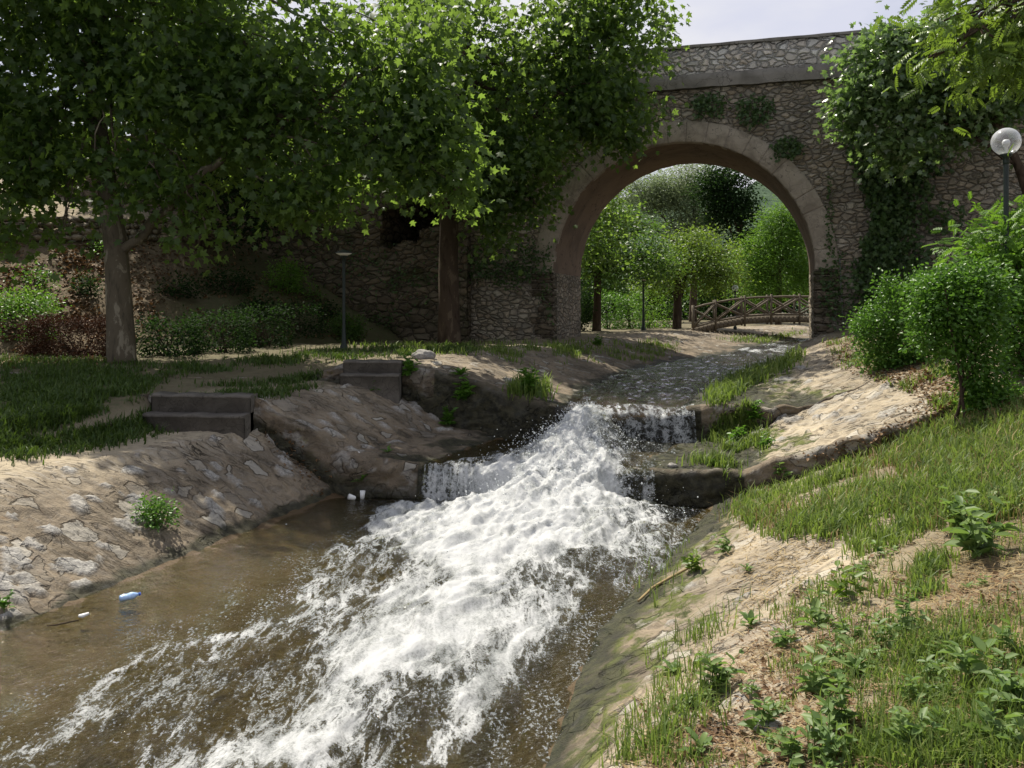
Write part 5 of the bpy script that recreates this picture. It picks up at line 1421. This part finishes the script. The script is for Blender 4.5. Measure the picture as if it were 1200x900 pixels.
# right bank mown strip
RG = [(850, 602), (880, 580), (960, 560), (1050, 520), (1110, 492), (1200, 486), (1200, 612), (1090, 618), (1040, 600), (990, 628), (905, 628)]
patch(RG, 15000, 211, .07, .21, .0075, (1.1, 12, .24, .25))
patch(RG, 2200, 216, .08, .2, .005, (1.0, 42, .3, .3), mat='straw')
patch([(980, 600), (1100, 610), (1110, 700), (1030, 690), (1000, 640)], 1500, 212, .07, .16, .006, (1.3, 14, .45, .25))
NEAR = [(735, 900), (770, 820), (860, 742), (960, 680), (1020, 650), (1200, 610), (1200, 900)]
patch(NEAR, 6500, 213, .03, .11, .0036, (1.3, 15, .40, .35))
patch([(700, 900), (760, 780), (800, 740), (870, 700), (860, 760), (790, 900)], 900, 214, .06, .20, .0042, (1.6, 16, .52, .3))
patch([(1060, 740), (1200, 760), (1200, 900), (1000, 900)], 3000, 215, .04, .12, .0042, (1.0, 17, .42, .3))
patch(NEAR, 5000, 221, .04, .13, .0020, (1.4, 18, .3, .4), name='straw', mat='straw', flat=True)
patch(NEAR, 5000, 231, .03, .09, .0028, (1.1, 28, .2, .4), name='straw', mat='litter', flat=True)
patch([(1000, 640), (1200, 600), (1200, 780), (1080, 760)], 2600, 222, .05, .14, .0022, None, name='straw', mat='straw', flat=True)
patch([(850, 610), (1010, 600), (1000, 680), (860, 745)], 1200, 223, .05, .14, .003, (1.2, 19, .4, .3), name='straw', mat='straw', flat=True)
# the bank goes on beyond the frame on both sides
patch([(1205, 480), (1500, 520), (1800, 640), (1800, 900), (1205, 900)], 7000, 233, .05, .17, .006, (.9, 33, .3, .35))
patch([(1205, 480), (1500, 520), (1800, 640), (1800, 900), (1205, 900)], 3000, 234, .05, .14, .003, None, name='straw', mat='straw', flat=True)
patch([(-500, 430), (-5, 425), (-5, 530), (-500, 640)], 5000, 235, .08, .18, .013, (.8, 5, .25, .3), mat='shade_tinted_grass')
# upper right slope
SL = [(965, 402), (1000, 392), (1060, 400), (1110, 432), (1200, 470), (1200, 490), (1105, 485), (1080, 465), (985, 428)]
patch(SL, 3000, 224, .06, .15, .010, (1.0, 20, .35, .3))
patch(SL, 2600, 225, .06, .14, .008, None, name='straw', mat='straw', flat=True)
# water-side tufts
patch([(828, 470), (850, 446), (905, 422), (945, 412), (930, 428), (880, 452), (840, 475)], 2200, 226, .12, .3, .012)
patch([(800, 562), (845, 500), (880, 470), (895, 520), (850, 566)], 1900, 227, .10, .26, .010, (1.1, 22, .45, .25))
patch([(600, 455), (640, 452), (640, 466), (600, 466)], 420, 228, .15, .4, .014)
patch([(560, 408), (800, 398), (760, 425), (600, 425)], 1200, 229, .08, .2, .012, (1.0, 23, .5, .2))
patch([(900, 395), (950, 388), (900, 402), (840, 398)], 600, 230, .1, .2, .02)
patch([(690, 600), (800, 640), (815, 660), (780, 720), (760, 700)], 260, 232, .06, .2, .005)
# dead leaves
def dead_leaves(poly, n, seed, size, dens=None):
    P, rng = scatter(poly, n, seed, dens)
    o = leaf_mesh('dead_leaves', P + [0, 0, .012], size * rng.uniform(.5, 1.2, len(P)), 'oval', MT['litter'], None, None, rng, 2.5, 0.0)
    o['kind'] = 'stuff'
dead_leaves(SL, 2600, 241, .07)
dead_leaves([(1080, 470), (1120, 485), (1040, 540), (930, 540), (1010, 515)], 500, 242, .06)
dead_leaves([(0, 265), (130, 270), (130, 400), (0, 400)], 2600, 243, .12, (.7, 3, .35, .3))
dead_leaves([(130, 280), (330, 290), (430, 395), (150, 400)], 2600, 244, .11, (.7, 4, .3, .3))
dead_leaves([(20, 405), (140, 410), (140, 425), (0, 428)], 900, 245, .09)
dead_leaves(NEAR, 1200, 246, .035, (1.2, 6, .4, .3))
dead_leaves([(330, 500), (390, 575), (378, 582), (310, 510)], 160, 247, .06)

# ------------------------------------------------------------------ weeds, each its own plant
def weed_mesh(rng, n, L0, L1, w, lift):
    V, Q, tone, c = [], [], [], 0
    for i in range(n):
        a = 2.4 * i + rng.uniform(-.4, .4); L = rng.uniform(L0, L1); el = rng.uniform(*lift); tn_ = np.clip(rng.normal(.5, .2), 0, 1)
        d = np.array([math.cos(a), math.sin(a), 0]); s_ = np.array([-d[1], d[0], 0])
        z0 = rng.uniform(0, .5) * L * math.sin(el) * .6
        for j in range(7):
            t = j / 6
            wid = w * L * (math.sin(min(1, t * 1.05 + .04) * math.pi) ** .7) * (1 + .28 * math.sin(t * 19 + i))
            r = L * (t * math.cos(el) + .0); z = z0 + L * (t * math.sin(el) - .55 * t * t * math.sin(el) * rng.uniform(.7, 1.1))
            m_ = d * r + np.array([0, 0, z])
            V += [m_ - s_ * wid + [0, 0, wid * .35], m_, m_ + s_ * wid + [0, 0, wid * .35]]
            tone += [tn_, tn_ + .12, tn_]
            if j:
                b = c + (j - 1) * 3
                Q += [[b, b + 1, b + 4, b + 3], [b + 1, b + 2, b + 5, b + 4]]
        c += 21
    return np.array(V), np.array(Q), np.clip(np.array(tone), 0, 1)
def stem_mesh(rng, n, H, L):
    V, Q, tone, c = [], [], [], 0
    P, F = TM['oval']
    for i in range(max(2, n // 4)):
        a = rng.uniform(0, 6.28); lean = rng.uniform(.05, .55); h = H * rng.uniform(.5, 1.1)
        top = np.array([math.cos(a) * lean * h, math.sin(a) * lean * h, h]); tn_ = rng.uniform(.25, .8)
        off = np.array([rng.normal(0, .03), rng.normal(0, .03), 0])
        sd = np.array([-math.sin(a), math.cos(a), 0]) * .0025
        for t in np.linspace(0, 1, 4): 
            m_ = off + top * t * np.array([t, t, 1]) ; V += [m_ - sd, m_ + sd]; tone += [.2, .2]
        Q += [[c + 2 * j, c + 2 * j + 1, c + 2 * j + 3, c + 2 * j + 2] for j in range(3)]; c += 8
        for j in range(rng.integers(5, 10)):
            t = rng.uniform(.1, 1.0); m_ = off + top * t * np.array([t, t, 1])
            b = rng.uniform(0, 6.28); d = np.array([math.cos(b), math.sin(b), rng.uniform(-.2, .7)]); d /= np.linalg.norm(d)
            nn = np.array([rng.normal(0, .4), rng.normal(0, .4), 1.0]); nn -= d * nn.dot(d); nn /= np.linalg.norm(nn); s_ = np.cross(d, nn)
            l = L * rng.uniform(.5, 1.2) * (1.15 - .5 * t)
            for p in P: V.append(m_ + l * (p[0] * s_ * .8 + p[1] * d + p[2] * nn)); tone.append(np.clip(tn_ + rng.normal(0, .08), 0, 1))
            Q += [[c + k_ for k_ in f] for f in F]; c += len(P)
    return np.array(V), np.array(Q), np.array(tone)
def weed(u, v, size, n, label, seed, w=.17, lift=(.3, 1.2), leaf='weed_leaf', group='broad-leaved weeds on the near right bank'):
    rng = np.random.default_rng(seed)
    p = on_px(u, v)
    if seed % 3 == 0: V, Q, tone = weed_mesh(rng, n, size * .4, size * .8, w * .85, (.15, 1.25))
    else: V, Q, tone = stem_mesh(rng, n * 2, size * 1.05, size * .5)
    o = mesh_np('weed', V + p, [Q], MT[leaf], None, True, {'tone': tone}, tuple(p))
    tag(o, label, 'weed', group)
WEEDS = [
    (1003, 790, .15, 13, 'grey-green weed with large toothed leaves in the middle of the near bank'),
    (955, 815, .13, 12, 'leafy weed directly left of the large toothed one'),
    (985, 850, .12, 9, 'low weed with rounded leaves just below the large toothed one'),
    (880, 735, .14, 12, 'weed with spreading leaves where bare rock meets the soil'),
    (955, 735, .13, 8, 'upright pale weed above the large toothed one'),
    (995, 705, .14, 7, 'yellowing weed at the top of the dry soil patch'),
    (1010, 780, .10, 9, 'small weed tucked behind the large toothed one'),
    (1145, 655, .22, 15, 'big dock-like weed on bare dark soil below the grass strip'),
    (1130, 625, .2, 13, 'tall weed directly behind the big dock-like one'),
    (1160, 600, .2, 10, 'weed with pale upright leaves at the edge of the grass strip'),
    (840, 805, .13, 12, 'dark weed at the left rim of the near bank'),
    (893, 860, .11, 9, 'small weed beside the grey stone'),
    (1110, 770, .12, 10, 'flat weed near the dry path'),
    (1150, 800, .13, 11, 'flat dark weed at the right beside the dry grass'),
    (1180, 830, .13, 11, 'bluish weed near the right edge of the near bank'),
    (1100, 850, .12, 11, 'weed in the short grass at the bottom right'),
    (1170, 880, .12, 10, 'weed in the bottom right corner'),
    (1065, 880, .11, 9, 'low weed at the bottom of the near bank'),
    (820, 880, .12, 10, 'ragged weed at the foot of the near bank'),
    (965, 880, .12, 8, 'upright weed at the bottom edge below the grey stone'),
    (920, 760, .10, 9, 'small pale weed on the dry soil left of centre'),
    (1080, 700, .12, 10, 'small weed on the trodden dry soil'),
    (815, 668, .14, 9, 'yellow-green weed at the mossy edge of the rock'),
    (850, 650, .12, 8, 'tiny tuft growing in a crack of the sloping rock'),
    (875, 670, .10, 8, 'tiny dark tuft in the middle of the sloping rock'),
    (915, 560, .16, 10, 'weed on the edge of the grass strip above the rock step'),
    (1060, 745, .11, 9, 'low weed between the toothed one and the dry path'),
    (790, 790, .13, 9, 'grassy weed on the lower rock beside the moss'),
]
for i, (u, v, s_, n, lab) in enumerate(WEEDS):
    weed(u, v, s_ * 1.5, n + 4, lab, 300 + i, leaf='yellow_leaf' if 'yellow' in lab else 'weed_leaf')
for i, (u, v, s_, n, lab) in enumerate([(885, 492, .3, 26, 'leafy plant at the water end of the pale paved bank'), (865, 520, .28, 20, 'green plant on the shelf below the pale paved bank'), (840, 545, .25, 18, 'low plant beside the right end of the nearer weir'),
                                        (898, 525, .22, 14, 'small plant on the front part of the pale paved bank'), (545, 470, .42, 34, 'dark leafy plant hanging down the shaded left bank'), (540, 440, .4, 28, 'upright leafy plant above the hanging dark one on the left bank'),
                                        (525, 500, .3, 20, 'dark plant at the water edge of the shaded left bank'), (620, 462, .42, 34, 'sunlit grassy plant on the left bank near the upper weir'), (425, 565, .3, 22, 'dark plant growing from the left end of the nearer weir'),
                                        (480, 440, .35, 22, 'leafy plant beside the shaded upper steps'), (5, 715, .16, 12, 'small plant at the left edge beside the water'), (455, 530, .22, 14, 'small plant on the shaded bank above the weir end'), (440, 458, .2, 14, 'low plant on the path edge below the upper steps'),
                                        (700, 405, .3, 18, 'low plant on the bank at the foot of the left pier')]):
    weed(u, v, s_, n, lab, 400 + i, .14, (.5, 1.4), 'shrub_leaf', 'plants rooted along the stream banks')
rng_w = np.random.default_rng(500)
Pw, _ = scatter([(745, 890), (790, 815), (870, 735), (960, 675), (1050, 640), (1200, 620), (1200, 895)], 60, 501, (1.2, 31, .4, .3))
protos = []
for i, p_ in enumerate(Pw):
    if i < 6:
        V, Q, tone = stem_mesh(rng_w, rng_w.integers(12, 22), .08, .05) if i % 2 else weed_mesh(rng_w, rng_w.integers(6, 11), .03, .08, .16, (.2, 1.1))
        o = mesh_np('weed', V, [Q], MT['weed_leaf'], None, True, {'tone': tone}); protos.append(o)
    else:
        o = protos[i % 6].copy(); C.objects.link(o)
    o.location = tuple(p_); o.rotation_euler = (0, 0, rng_w.uniform(0, 6.28)); sc_ = rng_w.uniform(.7, 1.5); o.scale = (sc_, sc_, sc_)
    tag(o, 'tiny low leafy weed on the dry soil of the near right bank', 'weed', 'tiny weeds scattered over the dry soil')
# bushy little plant in the left masonry
p = on_px(180, 612)
shrub('shrub', p + [0, 0, .10], (.2, .18, .14), 900, .045, 'oval', 'shrub_leaf', 'small round green bush growing out of the left stone bank', 'shrub', None, 171, stems=3)

# loose stones on the near bank
def stone(u, v, r, label, seed, col):
    p = on_px(u, v); rng = np.random.default_rng(seed)
    bm = bmesh.new(); bmesh.ops.create_icosphere(bm, subdivisions=4, radius=1)
    V = np.array([q.co[:] for q in bm.verts]); F = np.array([[q.index for q in f.verts] for f in bm.faces]); bm.free()
    V = V * (1 + .22 * fbm(V[:, 0] * 1.3 + seed, V[:, 1] * 1.3 + V[:, 2], 4, seed))[:, None] * np.array([1, .75, .55]) * r
    o = mesh_np('stone', V + p + [0, 0, r * .22], [F], MT[col], None, True, None, tuple(p))
    tag(o, label, 'stone', 'loose stones')
MT['grey_stone'] = mat_concrete('grey_stone', (.38, .36, .33), (.22, .21, .2), 5)
stone(903, 858, .07, 'pale grey stone half buried in the near right bank', 3, 'grey_stone')
stone(935, 752, .03, 'small flat stone on the dry soil of the near bank', 4, 'grey_stone')
stone(788, 547, .07, 'small pale stone lying on the wet shelf above the weir', 5, 'grey_stone')
stone(497, 420, .22, 'grey boulder at the right end of the shaded upper steps', 6, 'grey_stone')
stone(508, 398, .2, 'squared pale stone at the foot of the dark trunk', 8, 'grey_stone')

# ------------------------------------------------------------------ litter in the stream
def water_pt(u, v, z): 
    y = -z * 1000 / (v - 360); return np.array([(u - 600) / 1000 * y, y, z])
bp = water_pt(151, 699, W0 + .02)
bt = empty('plastic_bottle', tuple(bp), 'crushed pale blue plastic bottle floating near the left bank', 'bottle')
ax = np.array([.88, .42, .12]); ax /= np.linalg.norm(ax)
prof_t = np.linspace(0, 1, 20)
m = MB(); m.tube([bp + ax * .17 * (t - .5) for t in prof_t], .033 * np.interp(prof_t, [0, .03, .1, .3, .4, .5, .7, .82, .95, 1], [.3, .85, 1, 1, .86, 1, .98, .75, .4, .36]), 14, True, .18, 3); m.build('bottle_body', MT['blue_plastic'], bt, True, tuple(bp))
m = MB(); m.tube([bp + ax * .085, bp + ax * .105], .015, 12); m.build('cap', MT['cap_blue'], bt, True, tuple(bp))
def cup(u, v, z, r, h, ax, label):
    p = water_pt(u, v, z); ax = np.array(ax, float); ax /= np.linalg.norm(ax)
    o = MB().tube([p, p + ax * h * .02, p + ax * h, p + ax * h * .96, p + ax * h * .05], [r * .7, r * .75, r, r * .92, r * .65], 16, True).build('plastic_cup', MT['white_plastic'], None, True, tuple(p))
    tag(o, label, 'cup', 'white litter below the weir')
cup(424.5, 584, W0 + .0, .04, .11, (.05, 0, 1), 'white plastic cup standing upright at the foot of the weir')
cup(416, 584, W0 + .02, .042, .10, (-.8, -.4, .35), 'white plastic cup lying tilted beside the upright one')
p = water_pt(97, 722, W0 + .02)
o = MB().tube([p + [-.035, 0, 0], p, p + [.04, .03, .015]], [.014, .022, .012], 8, True, .4, 4).build('crumpled_paper', MT['white_plastic'], None, True, tuple(p)); tag(o, 'small crumpled white scrap floating left of the bottle', 'litter')
p = water_pt(72, 731, W0 + .01)
o = MB().tube([p + [-.1, -.05, 0], p, p + [.12, .06, .01]], [.006, .008, .005], 6, True, .2).build('stick', MT['dark_bark'], None, True, tuple(p)); tag(o, 'thin dark stick floating beside the white scrap', 'stick')
# fallen dry stalk along the mossy edge on the right
q = [on_px(*a) + np.array([0, 0, .03]) for a in ((815, 665), (790, 678), (765, 692), (748, 708))]
o = MB().tube(arc(np.array(q), 14), .012, 7, True, .3, 2).build('dry_stalk', MT['straw'], None, True, tuple(q[1])); tag(o, 'pale dry stalk lying along the mossy right water edge', 'stalk')

# ------------------------------------------------------------------ spray and the thin curtain over the weir
def mat_spray():
    m, k = M('spray_water')
    d = k.n('ShaderNodeBsdfDiffuse', {'Color': (.85, .88, .9, 1)}).outputs[0]
    t = k.n('ShaderNodeBsdfTranslucent', {'Color': (.85, .88, .9, 1)}).outputs[0]
    g = k.n('ShaderNodeBsdfGlossy', {'Color': (1, 1, 1, 1), 'Roughness': .1}).outputs[0]
    a = k.n('ShaderNodeMixShader', {0: .45, 1: d, 2: t}).outputs[0]
    k.surf(k.n('ShaderNodeMixShader', {0: .12, 1: a, 2: g}).outputs[0])
    return m
MT['spray'] = mat_spray()
def spray():
    rng = np.random.default_rng(77)
    n = 4200
    s = np.concatenate([rng.normal(12.9, .8, n - n // 4), rng.normal(11.4, 1.0, n // 4)])
    xc = ip(CORE, s); w = ip(CORE, s, 2)
    x = xc + rng.normal(0, .62, n) * w
    d = (x - xc) / w
    wild = np.exp(-((s - 12.3) / 1.7) ** 2)
    base = np.interp(s, [5, 12.2, 12.4, 15], [W0, W0, W1, W1])
    top = base + np.maximum(torrent_z(s) - base, 0) * np.exp(-np.abs(d) ** 2.2)
    z = top + .02 + np.abs(rng.normal(0, 1, n)) * (.03 + .13 * wild)
    y = s - K * x
    O = np.array([(1, 0, 0), (-1, 0, 0), (0, 1, 0), (0, -1, 0), (0, 0, 1), (0, 0, -1)], float)
    F = np.array([[0, 2, 4], [2, 1, 4], [1, 3, 4], [3, 0, 4], [2, 0, 5], [1, 2, 5], [3, 1, 5], [0, 3, 5]])
    r = np.clip(rng.lognormal(-5.7, .5, n), .0012, .011)
    st = 1 + rng.uniform(0, 1.2, (n, 1, 3))
    V = np.stack([x, y, z], 1)[:, None] + O[None] * r[:, None, None] * st
    Fq = (F[None] + (np.arange(n) * 6)[:, None, None]).reshape(-1, 3)
    o = mesh_np('spray', V.reshape(-1, 3), [Fq], MT['spray'], None, True); o['kind'] = 'stuff'
    # strands of the thin curtain
    m = MB()
    for q in range(14):
        x = rng.uniform(-1.28, -.35); s0 = 12.26 - abs(rng.normal(0, .025)) 
        z0, z1 = W1 + rng.uniform(-.05, .0), W0 + rng.uniform(-.02, .12)
        t = np.linspace(0, 1, 7)
        m.tube(np.stack([x + .01 * np.sin(t * 6 + q) + 0 * t, s0 - K * x - .05 - .10 * t ** .6, z0 + (z1 - z0) * t], 1), rng.uniform(.002, .005) * np.interp(t, [0, .5, 1], [.8, 1, .5]), 5, False)
    o = m.build('falling_water', MT['spray'], None, True); o['kind'] = 'stuff'
spray()
